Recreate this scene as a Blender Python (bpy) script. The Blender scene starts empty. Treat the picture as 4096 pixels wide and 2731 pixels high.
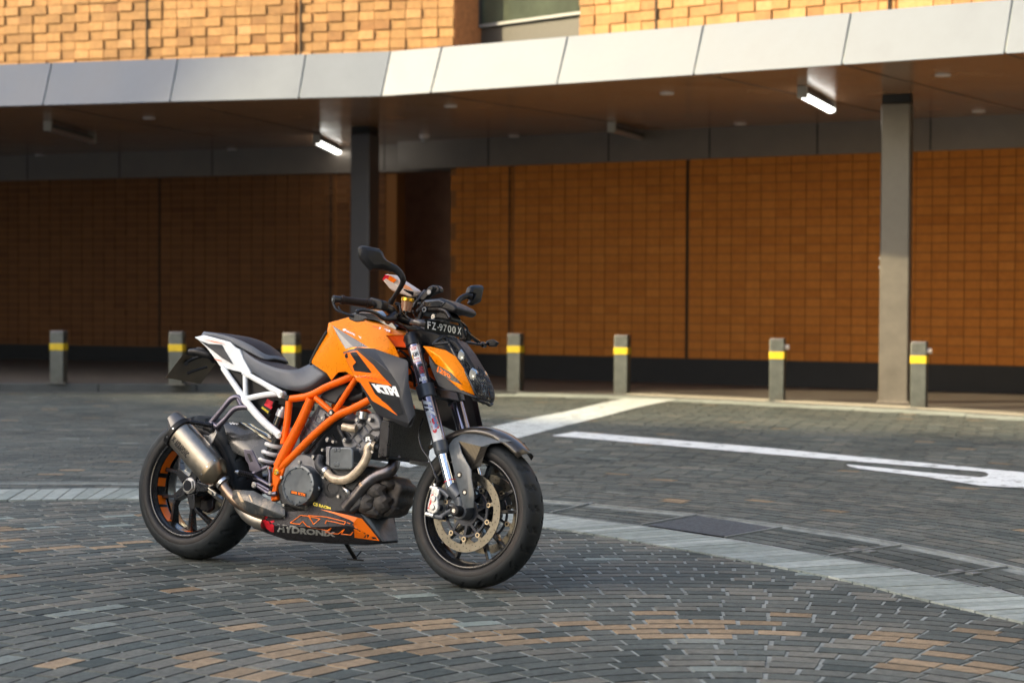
import bpy, bmesh, math, random
import numpy as np
from mathutils import Vector, Matrix
random.seed(7); rng = np.random.default_rng(11)
R = math.radians
# ------------------------------------------------------------------ camera
FPX, CAM_H, PITCH, ROLL = 7600.6, 1.168, 0.02364, 0.0055      # focal length in photo pixels, metres, radians
PW, PH = 4096.0, 2731.0
cam_fw = Vector((0, math.cos(PITCH), -math.sin(PITCH)))
_rt = Vector((1, 0, 0)); _up = _rt.cross(cam_fw)
cam_rt = _rt*math.cos(ROLL) + _up*math.sin(ROLL)
cam_up = -_rt*math.sin(ROLL) + _up*math.cos(ROLL)
CAM = Vector((0, 0, CAM_H))
sc = bpy.context.scene
COL = sc.collection
cd = bpy.data.cameras.new('camera'); co = bpy.data.objects.new('camera', cd); COL.objects.link(co)
cd.sensor_width = 36; cd.lens = FPX/PW*36; cd.clip_start = .05; cd.clip_end = 500
co.matrix_world = Matrix((
    (cam_rt.x, cam_up.x, -cam_fw.x, CAM.x), (cam_rt.y, cam_up.y, -cam_fw.y, CAM.y),
    (cam_rt.z, cam_up.z, -cam_fw.z, CAM.z), (0, 0, 0, 1)))
cd.dof.use_dof = True; cd.dof.focus_distance = 7.95; cd.dof.aperture_fstop = 3.2
sc.camera = co
# ------------------------------------------------------------------ light
SUN_EL, TO_SUN = R(25), Vector((-.97, -.24, 0)).normalized()
to_sun = Vector((TO_SUN.x*math.cos(SUN_EL), TO_SUN.y*math.cos(SUN_EL), math.sin(SUN_EL)))
w = bpy.data.worlds.new('World'); sc.world = w; w.use_nodes = True
nt = w.node_tree; bg = nt.nodes['Background']
sky = nt.nodes.new('ShaderNodeTexSky'); sky.sky_type = 'NISHITA'; sky.sun_disc = False
sky.sun_elevation = SUN_EL; sky.sun_rotation = math.atan2(to_sun.x, to_sun.y)
sky.air_density = 1.0; sky.dust_density = 4.0; sky.ozone_density = 0.8
nt.links.new(sky.outputs[0], bg.inputs[0]); bg.inputs[1].default_value = 0.15
sl = bpy.data.lights.new('sun', 'SUN'); sl.energy = 3.2; sl.angle = R(1.0); sl.color = (1, .82, .5)
so = bpy.data.objects.new('sun', sl); COL.objects.link(so)
so.rotation_mode = 'QUATERNION'; so.rotation_quaternion = to_sun.to_track_quat('Z', 'Y')
vs = sc.view_settings; vs.view_transform = 'Standard'; vs.look = 'None'; vs.gamma = 1; vs.use_curve_mapping = False
vs.exposure = 1.72
sc.render.film_transparent = False
sc.cycles.max_bounces = 10; sc.cycles.diffuse_bounces = 6; sc.cycles.glossy_bounces = 5
sc.cycles.sample_clamp_indirect = 8
sc.cycles.use_denoising = True

# ------------------------------------------------------------------ pixel -> world helpers (photo measurements)
def ray(px, py):
    return cam_fw*FPX + cam_rt*(px-PW/2) - cam_up*(py-PH/2)
def G(px, py, z=0.0):
    d = ray(px, py); return CAM + d*((z-CAM.z)/d.z)
# motorcycle frame: x forward, y left, z up, leaning on its side stand
HEAD, LEAN, BX, BY = -0.57044, 0.1493, -1.40902, 8.39379
BM = Matrix.Translation((BX, BY, 0)) @ Matrix.Rotation(HEAD, 4, 'Z') @ Matrix.Rotation(-LEAN, 4, 'X')
BMI = BM.inverted()
CL = BMI @ CAM; BM3 = BMI.to_3x3()
CROP = dict(A=(550, 950, 2.614), B=(1200, 950, 2.614), C=(500, 1550, 2.091), D=(950, 1500, 1.96), E=(1500, 1250, 1.364),
            F=(540, 1680, 2.704), G=(1620, 1680, 2.2717), K=(0, 1176, 2.0), P=(0, 0, 1.0))
def px_of(tag, x, y):
    c = CROP[tag]; return c[0]+x/c[2], c[1]+y/c[2]
def L(tag, x, y, lat):
    """point of the motorcycle (its own coordinates) seen at a measured place, lat metres right of its centre plane"""
    d = BM3 @ ray(*px_of(tag, x, y)); t = (-lat-CL.y)/d.y
    return CL + d*t
class Pl:
    """flat facet through three measured points; .at() puts decals on it"""
    def __init__(s, a, b, c):
        s.o = a; s.n = (b-a).cross(c-a).normalized()
        if s.n.dot(CL-a) < 0: s.n = -s.n
    def at(s, tag, x, y, off=.0015):
        d = BM3 @ ray(*px_of(tag, x, y)); o = s.o + s.n*off
        return CL + d*((o-CL).dot(s.n)/d.dot(s.n))

# ------------------------------------------------------------------ materials
MATS = {}
def _n(nt, t, **kw):
    n = nt.nodes.new(t)
    for k, v in kw.items(): setattr(n, k, v)
    return n
def M(name, col, rough=.5, metal=0, coat=0, var=0, vscale=30, rvar=0, bump=0, bscale=200, emit=0, trans=0, alpha=1, spec=.5, dirt=None, coords='Object', aniso=0):
    if name in MATS: return MATS[name]
    m = bpy.data.materials.new(name); m.use_nodes = True; t = m.node_tree; p = t.nodes['Principled BSDF']
    p.inputs['Base Color'].default_value = (*col, 1); p.inputs['Roughness'].default_value = rough
    p.inputs['Metallic'].default_value = metal; p.inputs['Coat Weight'].default_value = coat; p.inputs['Coat Roughness'].default_value = .06
    p.inputs['Specular IOR Level'].default_value = spec; p.inputs['Transmission Weight'].default_value = trans
    p.inputs['Alpha'].default_value = alpha
    if emit:
        p.inputs['Emission Color'].default_value = (*col, 1); p.inputs['Emission Strength'].default_value = emit
    tc = _n(t, 'ShaderNodeTexCoord')
    if var or rvar or dirt:
        nz = _n(t, 'ShaderNodeTexNoise'); nz.inputs['Scale'].default_value = vscale; nz.inputs['Detail'].default_value = 6; nz.inputs['Roughness'].default_value = .65
        t.links.new(tc.outputs[coords], nz.inputs['Vector'])
    if var:
        mr = _n(t, 'ShaderNodeMapRange'); mr.inputs[1].default_value = .3; mr.inputs[2].default_value = .7; mr.inputs[3].default_value = 1-var; mr.inputs[4].default_value = 1+var
        t.links.new(nz.outputs[0], mr.inputs[0])
        mx = _n(t, 'ShaderNodeVectorMath', operation='SCALE'); mx.inputs[0].default_value = col
        t.links.new(mr.outputs[0], mx.inputs['Scale']); src = mx.outputs[0]
        if dirt:
            n2 = _n(t, 'ShaderNodeTexNoise'); n2.inputs['Scale'].default_value = vscale*.35; n2.inputs['Detail'].default_value = 8; n2.inputs['Roughness'].default_value = .7
            t.links.new(tc.outputs[coords], n2.inputs['Vector'])
            m2 = _n(t, 'ShaderNodeMapRange'); m2.inputs[1].default_value = .5; m2.inputs[2].default_value = .68; t.links.new(n2.outputs[0], m2.inputs[0])
            mm = _n(t, 'ShaderNodeMix', data_type='RGBA'); t.links.new(m2.outputs[0], mm.inputs[0]); t.links.new(src, mm.inputs[6]); mm.inputs[7].default_value = (*dirt, 1)
            src = mm.outputs[2]
        t.links.new(src, p.inputs['Base Color'])
    if rvar:
        mr = _n(t, 'ShaderNodeMapRange'); mr.inputs[1].default_value = .3; mr.inputs[2].default_value = .7; mr.inputs[3].default_value = max(.02, rough-rvar); mr.inputs[4].default_value = rough+rvar
        t.links.new(nz.outputs[0], mr.inputs[0]); t.links.new(mr.outputs[0], p.inputs['Roughness'])
    if bump:
        nb = _n(t, 'ShaderNodeTexNoise'); nb.inputs['Scale'].default_value = bscale; nb.inputs['Detail'].default_value = 4
        t.links.new(tc.outputs[coords], nb.inputs['Vector'])
        b = _n(t, 'ShaderNodeBump'); b.inputs['Strength'].default_value = bump; b.inputs['Distance'].default_value = .01
        t.links.new(nb.outputs[0], b.inputs['Height']); t.links.new(b.outputs[0], p.inputs['Normal'])
    MATS[name] = m; return m
def carbon(name, c1, c2, scale=260, rough=.3, coat=.6):
    m = M(name, c1, rough, 0, coat); t = m.node_tree; p = t.nodes['Principled BSDF']
    tc = _n(t, 'ShaderNodeTexCoord'); ck = _n(t, 'ShaderNodeTexChecker'); ck.inputs['Scale'].default_value = scale
    ck.inputs[1].default_value = (*c1, 1); ck.inputs[2].default_value = (*c2, 1)
    mp = _n(t, 'ShaderNodeMapping'); mp.inputs['Rotation'].default_value = (.6, .4, .7)
    t.links.new(tc.outputs['Object'], mp.inputs[0]); t.links.new(mp.outputs[0], ck.inputs[0]); t.links.new(ck.outputs[0], p.inputs['Base Color'])
    return m
ORANGE = M('orange_paint', (1, .27, .0005), .28, .25, .10, rvar=.04, vscale=20, spec=.25)
ORANGE_RECESS = M('orange_recess_shade', (.80, .085, .006), .3, 0, .8, rvar=.05, vscale=20)  # redder, darker orange: shade of the tank recess put into the colour
FRAMEO = M('orange_powder_coat', (.90, .135, .001), .36, 0, .04, var=.08, vscale=25, rvar=.08, bump=.05, bscale=700, spec=.25)
WHITE = M('white_paint', (.82, .84, .83), .3, 0, .5, var=.04, vscale=12, rvar=.08)
GREYM = M('matte_grey_plastic', (.021, .023, .028), .5, 0, 0, var=.12, vscale=18, rvar=.1, bump=.03, bscale=800)
GREYP = M('slate_grey_plastic', (.14, .15, .165), .45, 0, .1, var=.1, vscale=14, rvar=.1)
BLACK = M('black_plastic', (.009, .009, .010), .46, 0, 0, var=.2, vscale=30, rvar=.12, spec=.35)
BLACKG = M('gloss_black', (.012, .012, .014), .18, 0, .5, rvar=.06)
BLKMET = M('black_anodised_metal', (.03, .03, .034), .34, .6, 0, var=.2, rvar=.12)
SEATG = M('grey_seat_vinyl', (.095, .105, .122), .5, 0, 0, var=.08, vscale=30, rvar=.08, bump=.12, bscale=900)
SEATB = M('dark_seat_vinyl', (.024, .015, .012), .55, 0, 0, var=.1, vscale=30, bump=.15, bscale=1100, spec=.25)
RUBBER = M('tyre_rubber', (.0095, .0125, .0145), .62, 0, 0, var=.3, vscale=9, rvar=.1, bump=.1, bscale=350, dirt=(.026, .031, .034), spec=.35)
RUBSIDE = M('tyre_sidewall', (.020, .019, .019), .6, 0, 0, var=.25, vscale=14, rvar=.1, dirt=(.04, .034, .030), spec=.35)
RIMB = M('black_rim', (.014, .015, .017), .28, .3, .5, rvar=.08, vscale=14)
STEEL = M('brushed_steel', (.55, .54, .52), .32, 1, 0, var=.12, vscale=60, rvar=.1)
CHROME = M('chrome', (.85, .87, .9), .05, 1)
DISC = M('brake_disc_steel', (.17, .16, .135), .36, 1, 0, var=.18, vscale=40, rvar=.1)
GOLDC = M('pale_gold_anodised', (.42, .35, .25), .36, .9, 0, var=.15)
GOLD = M('gold_anodised', (.9, .50, .05), .25, .9)
TITAN = M('brushed_titanium', (.30, .275, .235), .38, 1, 0, var=.1, vscale=35, rvar=.1)
TITANB = M('heat_tinted_titanium', (.33, .24, .18), .35, 1, 0, var=.35, vscale=16, rvar=.12)
TITAND = M('dark_blued_pipe', (.15, .14, .145), .36, 1, 0, var=.4, vscale=11, rvar=.12, dirt=(.22, .13, .08))
WRAP = M('glazed_beige_hose', (.50, .40, .28), .35, .2, .4, var=.35, vscale=40, rvar=.1)
ENG = M('engine_casting_grey', (.19, .19, .2), .45, .5, 0, var=.25, vscale=22, rvar=.12, bump=.12, bscale=260)
ENGD = M('engine_casting_dark', (.035, .036, .038), .5, .35, 0, var=.3, vscale=22, rvar=.1, bump=.2, bscale=160)
ENGR = M('weathered_engine_cover', (.055, .050, .046), .6, .3, 0, var=.5, vscale=12, rvar=.1, bump=.35, bscale=60, dirt=(.10, .075, .055))
CLUT = M('clutch_cover_satin', (.115, .13, .142), .36, .45, 0, var=.2, vscale=14, rvar=.1, bump=.04, bscale=300)
PURP = M('purple_grey_anodised', (.13, .12, .155), .33, .75, 0, var=.15, vscale=20, rvar=.08)
FORKU = M('fork_tube_anodised', (.26, .245, .31), .2, .85, .2, rvar=.05)
FORKF = M('fork_foot_grey', (.075, .085, .10), .42, .4, 0, var=.15, rvar=.08)
FENDC = carbon('carbon_weave', (.018, .015, .012), (.050, .040, .030), 330, .3, .5)
FENDG = M('worn_carbon_guard', (.075, .088, .098), .42, 0, .25, var=.25, vscale=30, rvar=.12, bump=.05, bscale=500)
SILV = M('silver_caliper', (.72, .71, .68), .3, .5, 0, var=.08, rvar=.08)
REDP = M('red_ink', (.72, .012, .03), .35, 0, .2)
WHT = M('white_ink', (.85, .86, .86), .4)
BLKI = M('black_ink', (.012, .012, .013), .35, 0, .2)
OINK = M('orange_ink', (.95, .18, .002), .38, 0, .1, spec=.3)
YINK = M('yellow_ink', (.85, .65, .03), .4)
CAMO = M('camo_heat_shield', (.035, .04, .042), .4, .1, .2, var=.5, vscale=46, rvar=.1, dirt=(.26, .21, .15))
PAN = M('cracked_graphic_pan', (.03, .028, .032), .5, 0, 0, spec=.25, var=.3, vscale=30, rvar=.08)
PLATEB = M('number_plate_black', (.008, .011, .012), .6, spec=.15)
PLATER = M('rear_plate_back', (.17, .14, .10), .4, .2, 0, var=.2, vscale=12, rvar=.1)
HONEY = M('guard_black_powder', (.03, .032, .036), .38, .4, 0, rvar=.1)
LENS = M('headlight_lens', (.35, .38, .4), .06, .6, .8)
SPRING = M('white_spring', (.75, .75, .74), .35, 0, .3)
GLASSY = M('reservoir_cup', (.42, .20, .11), .15, 0, .6, trans=.35)
RAD = M('radiator_mesh', (.022, .022, .023), .5, .4)
_t = RAD.node_tree; _tc = _n(_t, 'ShaderNodeTexCoord'); _v = _n(_t, 'ShaderNodeTexVoronoi'); _v.inputs['Scale'].default_value = 190
_r = _n(_t, 'ShaderNodeValToRGB'); _r.color_ramp.elements[0].position = .25; _r.color_ramp.elements[0].color = (.003, .003, .003, 1); _r.color_ramp.elements[1].position = .45; _r.color_ramp.elements[1].color = (.05, .048, .046, 1)
_t.links.new(_tc.outputs['Object'], _v.inputs[0]); _t.links.new(_v.outputs[0], _r.inputs[0]); _t.links.new(_r.outputs[0], _t.nodes['Principled BSDF'].inputs['Base Color'])
# crack lines on the pan
_t = PAN.node_tree; _p = _t.nodes['Principled BSDF']; _tc = _n(_t, 'ShaderNodeTexCoord'); _v = _n(_t, 'ShaderNodeTexVoronoi', feature='DISTANCE_TO_EDGE'); _v.inputs['Scale'].default_value = 32
_r = _n(_t, 'ShaderNodeValToRGB'); _r.color_ramp.elements[0].position = .02; _r.color_ramp.elements[0].color = (.008, .008, .008, 1); _r.color_ramp.elements[1].position = .05; _r.color_ramp.elements[1].color = (.028, .026, .030, 1)
_t.links.new(_tc.outputs['Object'], _v.inputs[0]); _t.links.new(_v.outputs['Distance'], _r.inputs[0]); _t.links.new(_r.outputs[0], _p.inputs['Base Color'])

# ------------------------------------------------------------------ mesh helpers
def finish(name, verts, faces, mat, parent=None, smooth=35, bevel=0, solid=0, subd=0, mats=None, midx=None, bseg=2, loc=None):
    me = bpy.data.meshes.new(name); me.from_pydata([tuple(v) for v in verts], [], [tuple(f) for f in faces]); me.validate()
    if mats is None: mats = [mat]
    for m in mats: me.materials.append(m)
    if midx is not None and len(midx) == len(me.polygons): me.polygons.foreach_set('material_index', midx)
    bm = bmesh.new(); bm.from_mesh(me); bmesh.ops.recalc_face_normals(bm, faces=bm.faces); bm.to_mesh(me); bm.free()
    if smooth:
        me.polygons.foreach_set('use_smooth', [True]*len(me.polygons))
        if not subd: me.set_sharp_from_angle(angle=R(smooth))
    o = bpy.data.objects.new(name, me); COL.objects.link(o)
    if parent is not None: o.parent = parent
    if loc is not None: o.location = loc
    if solid:
        s = o.modifiers.new('s', 'SOLIDIFY'); s.thickness = abs(solid); s.offset = 0
    if bevel:
        b = o.modifiers.new('b', 'BEVEL'); b.width = bevel; b.segments = bseg; b.limit_method = 'ANGLE'; b.angle_limit = R(32)
        b.harden_normals = False
    if subd:
        s = o.modifiers.new('u', 'SUBSURF'); s.levels = subd; s.render_levels = subd
    return o
def tag(o, label=None, cat=None, group=None, kind=None):
    if label: o['label'] = label
    if cat: o['category'] = cat
    if group: o['group'] = group
    if kind: o['kind'] = kind
    return o
def empty(name, loc=(0, 0, 0), rz=0):
    e = bpy.data.objects.new(name, None); COL.objects.link(e); e.location = loc; e.rotation_euler.z = rz; e.empty_display_size = .2; return e
class MB:
    def __init__(s): s.v = []; s.f = []; s.m = []; s.st = []
    def add(s, v, f, m=0):
        k = len(s.v); s.st.append((k, len(s.f))); s.v += [Vector(a) for a in v]; s.f += [tuple(i+k for i in q) for q in f]; s.m += [m]*len(f); return s
    def prism(s, pts, vec, m=0):
        """closed polygon pts swept by vec"""
        n = len(pts); vec = Vector(vec)
        s.add(list(pts)+[Vector(p)+vec for p in pts], [tuple(range(n)), tuple(range(2*n-1, n-1, -1))]+[(i, (i+1) % n, n+(i+1) % n, n+i) for i in range(n)], m); return s
    def cyl(s, a, b, r, r2=None, n=20, m=0, cap=True):
        a = Vector(a); b = Vector(b); r2 = r if r2 is None else r2
        d = (b-a).normalized(); u = d.orthogonal().normalized(); w_ = d.cross(u)
        vs_ = []
        for c, q in ((a, r), (b, r2)):
            vs_ += [c+(u*math.cos(2*math.pi*i/n)+w_*math.sin(2*math.pi*i/n))*q for i in range(n)]
        fs = [(i, (i+1) % n, n+(i+1) % n, n+i) for i in range(n)]
        if cap: fs += [tuple(range(n-1, -1, -1)), tuple(range(n, 2*n))]
        s.add(vs_, fs, m); return s
    def tube(s, pts, rad, n=14, m=0, sub=6, cap=True, flat=1.0):
        pts = [Vector(p) for p in pts]
        rads = rad if isinstance(rad, (list, tuple)) else [rad]*len(pts)
        P, Q = [], []
        if len(pts) == 2: P, Q = pts, list(rads)
        else:
            for i in range(len(pts)-1):
                p0 = pts[max(i-1, 0)]; p1 = pts[i]; p2 = pts[i+1]; p3 = pts[min(i+2, len(pts)-1)]
                for k in range(sub):
                    t = k/sub; P.append(.5*((2*p1)+(p2-p0)*t+(2*p0-5*p1+4*p2-p3)*t*t+(3*p1-p0-3*p2+p3)*t**3)); Q.append(rads[i]*(1-t)+rads[i+1]*t)
            P.append(pts[-1]); Q.append(rads[-1])
        vs_, fs = [], []; u = None
        for i, p in enumerate(P):
            d = (P[min(i+1, len(P)-1)]-P[max(i-1, 0)]).normalized()
            if u is None: u = d.orthogonal().normalized()
            u = (u-d*u.dot(d)).normalized(); w_ = d.cross(u)
            vs_ += [p+(u*math.cos(2*math.pi*j/n)+w_*math.sin(2*math.pi*j/n)*flat)*Q[i] for j in range(n)]
        for i in range(len(P)-1):
            fs += [(i*n+j, i*n+(j+1) % n, (i+1)*n+(j+1) % n, (i+1)*n+j) for j in range(n)]
        if cap: fs += [tuple(range(n-1, -1, -1)), tuple(range((len(P)-1)*n, len(P)*n))]
        s.add(vs_, fs, m); return s
    def lathe(s, o, axis, prof, n=48, m=0, a0=0, a1=2*math.pi, up=None, mfun=None, rfun=None):
        """prof: (radius, offset along axis) open polyline"""
        o = Vector(o); ax = Vector(axis).normalized(); u = (Vector(up) if up else ax.orthogonal()).normalized(); w_ = ax.cross(u)
        full = abs(a1-a0-2*math.pi) < 1e-6; cnt = n if full else n+1; k = len(prof); vs_, fs = [], []
        for i in range(cnt):
            a = a0+(a1-a0)*i/n; d = u*math.cos(a)+w_*math.sin(a)
            for j, (r, h) in enumerate(prof):
                rr = r+(rfun(a, j, r, h) if rfun else 0)
                vs_.append(o+d*rr+ax*h)
        for i in range(n):
            i2 = (i+1) % cnt
            for j in range(k-1): fs.append((i*k+j, i*k+j+1, i2*k+j+1, i2*k+j))
        s.add(vs_, fs, m); return s
    def box(s, c, sx, sy, sz, m=0, rz=0):
        c = Vector(c); ca, sa = math.cos(rz), math.sin(rz); P = []
        for z in (-1, 1):
            for x, y in ((-1, -1), (1, -1), (1, 1), (-1, 1)):
                X, Y = x*sx/2, y*sy/2; P.append(c+Vector((X*ca-Y*sa, X*sa+Y*ca, z*sz/2)))
        s.add(P, [(3, 2, 1, 0), (4, 5, 6, 7), (0, 1, 5, 4), (1, 2, 6, 5), (2, 3, 7, 6), (3, 0, 4, 7)], m); return s
    def hexa(s, p, m=0):
        s.add(p, [(3, 2, 1, 0), (4, 5, 6, 7), (0, 1, 5, 4), (1, 2, 6, 5), (2, 3, 7, 6), (3, 0, 4, 7)], m); return s
    def mirror(s):
        k = len(s.v); kf = len(s.f); s.st += [(a+k, b+kf) for a, b in s.st]; s.v += [Vector((v.x, -v.y, v.z)) for v in s.v[:k]]; f = s.f[:]; s.f += [tuple(i+k for i in reversed(q)) for q in f]; s.m += s.m[:]; return s
    def each(s, name, mat, parent=None, per=1, **kw):
        out = []; st = s.st+[(len(s.v), len(s.f))]
        for i in range(0, len(s.st), per):
            (v0_, f0_), (v1_, f1_) = st[i], st[min(i+per, len(st)-1)]; t = MB(); t.v = s.v[v0_:v1_]; t.f = [tuple(k-v0_ for k in q) for q in s.f[f0_:f1_]]; t.m = s.m[f0_:f1_]; out.append(t.build(name, mat, parent, **kw))
        return out
    def build(s, name, mat, parent=None, **kw):
        mats = mat if isinstance(mat, (list, tuple)) else [mat]
        return finish(name, s.v, s.f, None, parent, mats=list(mats), midx=s.m, **kw)

_txt = {}
def text2d(string, bold=0.0, space=1.0):
    k = (string, bold, space)
    if k in _txt: return _txt[k]
    c = bpy.data.curves.new('t', 'FONT'); c.body = string; c.size = 1; c.offset = bold; c.space_character = space; c.resolution_u = 3
    o = bpy.data.objects.new('t', c); COL.objects.link(o)
    me = bpy.data.meshes.new_from_object(o.evaluated_get(bpy.context.evaluated_depsgraph_get()))
    v = np.array([(p.co.x, p.co.y) for p in me.vertices]); f = [tuple(p.vertices) for p in me.polygons]
    bpy.data.objects.remove(o); bpy.data.curves.remove(c); bpy.data.meshes.remove(me)
    v = (v-v.min(0))/(v.max(0)-v.min(0)); _txt[k] = (v, f); return _txt[k]
def text_quad(mb, string, q, bold=0.0, m=0, space=1.0, thick=.0006):
    """q: bl, br, tr, tl corners"""
    v, f = text2d(string, bold, space); bl, br, tr, tl = q
    n = (br-bl).cross(tl-bl).normalized()
    pts = [(bl*(1-a)+br*a)*(1-b)+(tl*(1-a)+tr*a)*b for a, b in v]
    mb.add(pts, f, m)
    return mb

# ================================================================== SETTING
def z_(p, z): return Vector((p.x, p.y, z))
def finpt(p): return Vector((p[0], p[1], 0))
# lines of the building in plan, measured at their heights
WT, SOF, FTOP = 3.03, 3.45, 3.97
def line2(a, b):
    d = Vector((b.x-a.x, b.y-a.y, 0)).normalized(); return Vector((a.x, a.y, 0)), d
def meet(l1, l2):
    (p, d), (q, e) = l1, l2; det = d.x*(-e.y)+e.x*d.y
    t = ((q.x-p.x)*(-e.y)+e.x*(q.y-p.y))/det; return p+d*t
wl = line2(G(1, 727, WT), G(1176, 700, WT)); wr = line2(G(1801, 675, WT), G(4096, 595, WT))
fl = line2(G(0, 422, SOF), G(1526, 381, SOF)); fr = line2(G(1526, 381, SOF), G(4096, 205, SOF))
def nrm(d): return Vector((d.y, -d.x, 0))       # towards the camera
WL_END = wl[0]+wl[1]*0
def on_line(l, px, py=1300):
    d = ray(px, py); q = (Vector((0, 0, 0)), Vector((d.x, d.y, 0)).normalized()); return meet(l, q)
wl_a = wl[0]-wl[1]*16; wl_b = on_line(wl, 1583)
wr_a = on_line(wr, 1800); wr_b = on_line(wr, 4096)+wr[1]*6
f_a = fl[0]-fl[1]*15; f_k = G(1526, 381, SOF); f_k.z = 0; f_b = on_line(fr, 4096, 205)+fr[1]*6

# --- brick material (per-brick tone in a colour attribute, relief is geometry)
def attr_mat(name, ramp, rough=.7, bump=.3, bscale=60, var=.15, vs_=14, spec=.4, stain=0):
    m = bpy.data.materials.new(name); m.use_nodes = True; t = m.node_tree; p = t.nodes['Principled BSDF']
    a = _n(t, 'ShaderNodeAttribute', attribute_name='tone'); r = _n(t, 'ShaderNodeValToRGB'); cr = r.color_ramp
    while len(cr.elements) < len(ramp): cr.elements.new(.5)
    for e, (pos, c) in zip(cr.elements, ramp): e.position = pos; e.color = (*c, 1)
    t.links.new(a.outputs['Fac'], r.inputs[0])
    tc = _n(t, 'ShaderNodeTexCoord'); nz = _n(t, 'ShaderNodeTexNoise'); nz.inputs['Scale'].default_value = vs_; nz.inputs['Detail'].default_value = 8; nz.inputs['Roughness'].default_value = .7
    t.links.new(tc.outputs['Object'], nz.inputs['Vector'])
    mr = _n(t, 'ShaderNodeMapRange'); mr.inputs[1].default_value = .3; mr.inputs[2].default_value = .7; mr.inputs[3].default_value = 1-var; mr.inputs[4].default_value = 1+var
    t.links.new(nz.outputs[0], mr.inputs[0]); sc_ = _n(t, 'ShaderNodeVectorMath', operation='SCALE'); t.links.new(r.outputs[0], sc_.inputs[0]); t.links.new(mr.outputs[0], sc_.inputs['Scale'])
    if stain:
        n3 = _n(t, 'ShaderNodeTexNoise'); n3.inputs['Scale'].default_value = .9; n3.inputs['Detail'].default_value = 7; n3.inputs['Roughness'].default_value = .68; t.links.new(tc.outputs['Object'], n3.inputs['Vector'])
        m5 = _n(t, 'ShaderNodeMapRange'); m5.inputs[1].default_value = .35; m5.inputs[2].default_value = .65; m5.inputs[3].default_value = 1-stain; m5.inputs[4].default_value = 1+stain*.7; t.links.new(n3.outputs[0], m5.inputs[0])
        s5 = _n(t, 'ShaderNodeVectorMath', operation='SCALE'); t.links.new(sc_.outputs[0], s5.inputs[0]); t.links.new(m5.outputs[0], s5.inputs['Scale']); sc_ = s5
    t.links.new(sc_.outputs[0], p.inputs['Base Color']); p.inputs['Roughness'].default_value = rough; p.inputs['Specular IOR Level'].default_value = spec
    nb = _n(t, 'ShaderNodeTexNoise'); nb.inputs['Scale'].default_value = bscale; nb.inputs['Detail'].default_value = 5; t.links.new(tc.outputs['Object'], nb.inputs['Vector'])
    b = _n(t, 'ShaderNodeBump'); b.inputs['Strength'].default_value = bump; b.inputs['Distance'].default_value = .01; t.links.new(nb.outputs[0], b.inputs['Height']); t.links.new(b.outputs[0], p.inputs['Normal'])
    return m
def set_tone(o, tones):
    a = o.data.attributes.new('tone', 'FLOAT', 'FACE'); a.data.foreach_set('value', np.asarray(tones, dtype=np.float32))
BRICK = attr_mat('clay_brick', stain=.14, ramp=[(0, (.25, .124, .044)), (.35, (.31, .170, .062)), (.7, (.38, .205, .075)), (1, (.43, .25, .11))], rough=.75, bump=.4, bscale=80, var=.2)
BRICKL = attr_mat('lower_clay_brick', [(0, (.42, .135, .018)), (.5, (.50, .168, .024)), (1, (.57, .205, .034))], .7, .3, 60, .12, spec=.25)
BRICK_SHADE = attr_mat('shaded_brown_brick', [(0, (.12, .045, .015)), (.5, (.155, .063, .021)), (1, (.19, .080, .028))], .7, .3, 60, .12, spec=.25)  # browner brick, also darkened in colour for the left wall's weaker bounce light
MORT = M('recessed_mortar', (.26, .105, .028), .9)
JOINT = M('expansion_joint_black', (.03, .018, .010), .9)
DARKM = M('dark_plinth', (.010, .0095, .009), .7, var=.2, vscale=4)

def brick_wall(mb_out, tones, a, d, length, z0, z1, bw=.213, bh=.125, rnd=.5, joints=(), proud=(0.0, .022), gap=.006, skip=None, phase=0, jag=0, sig=.22, rgap=.007):
    """bricks of a wall from a along d, facing the camera side; returns faces into mb_out"""
    n = nrm(d); nc = int(length/bw); nr = int(round((z1-z0)/bh)); prev = None
    for r in range(nr):
        for c in range(nc):
            x0 = c*bw; x1 = x0+bw
            if skip and skip(r, c, x0, z0+r*bh): continue
            g0 = g1 = gap/2
            for jx in joints:
                if abs(jx-x0) < bw/2: g0 = .02
                if abs(jx-x1) < bw/2: g1 = .02
            if rnd >= 1: h = proud[1] if ((c-r+phase) % 2 == 0) == (random.random() < .84) else proud[0]
            else: h = random.choice(proud) if random.random() < rnd else proud[0]
            h += random.uniform(0, .003)
            za = z0+r*bh+rgap/2; zb = z0+(r+1)*bh-rgap/2
            if jag and c == 0 and (r//2) % 2: g0 += .09
            p = [a+d*(x0+g0), a+d*(x1-g1)]
            f = [q+n*h for q in p]; bk = [q-n*.03 for q in p]
            V = [Vector((f[0].x, f[0].y, za)), Vector((f[1].x, f[1].y, za)), Vector((f[1].x, f[1].y, zb)), Vector((f[0].x, f[0].y, zb)),
                 Vector((bk[0].x, bk[0].y, za)), Vector((bk[1].x, bk[1].y, za)), Vector((bk[1].x, bk[1].y, zb)), Vector((bk[0].x, bk[0].y, zb))]
            mb_out.add(V, [(0, 1, 2, 3), (0, 4, 5, 1), (1, 5, 6, 2), (2, 6, 7, 3), (3, 7, 4, 0)])
            tones += [min(1, max(0, random.gauss(.5, sig)))]*5
def slab(a, b, n, t, z0, z1, back=0.0):
    """box wall between plan points a, b; n = towards camera; thickness t behind"""
    a1, b1 = a-n*back, b-n*back; a2, b2 = a1-n*t, b1-n*t
    return [Vector((q.x, q.y, z0)) for q in (a1, b1, b2, a2)]+[Vector((q.x, q.y, z1)) for q in (a1, b1, b2, a2)]

nl, nr_ = nrm(wl[1]), nrm(wr[1])
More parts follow.
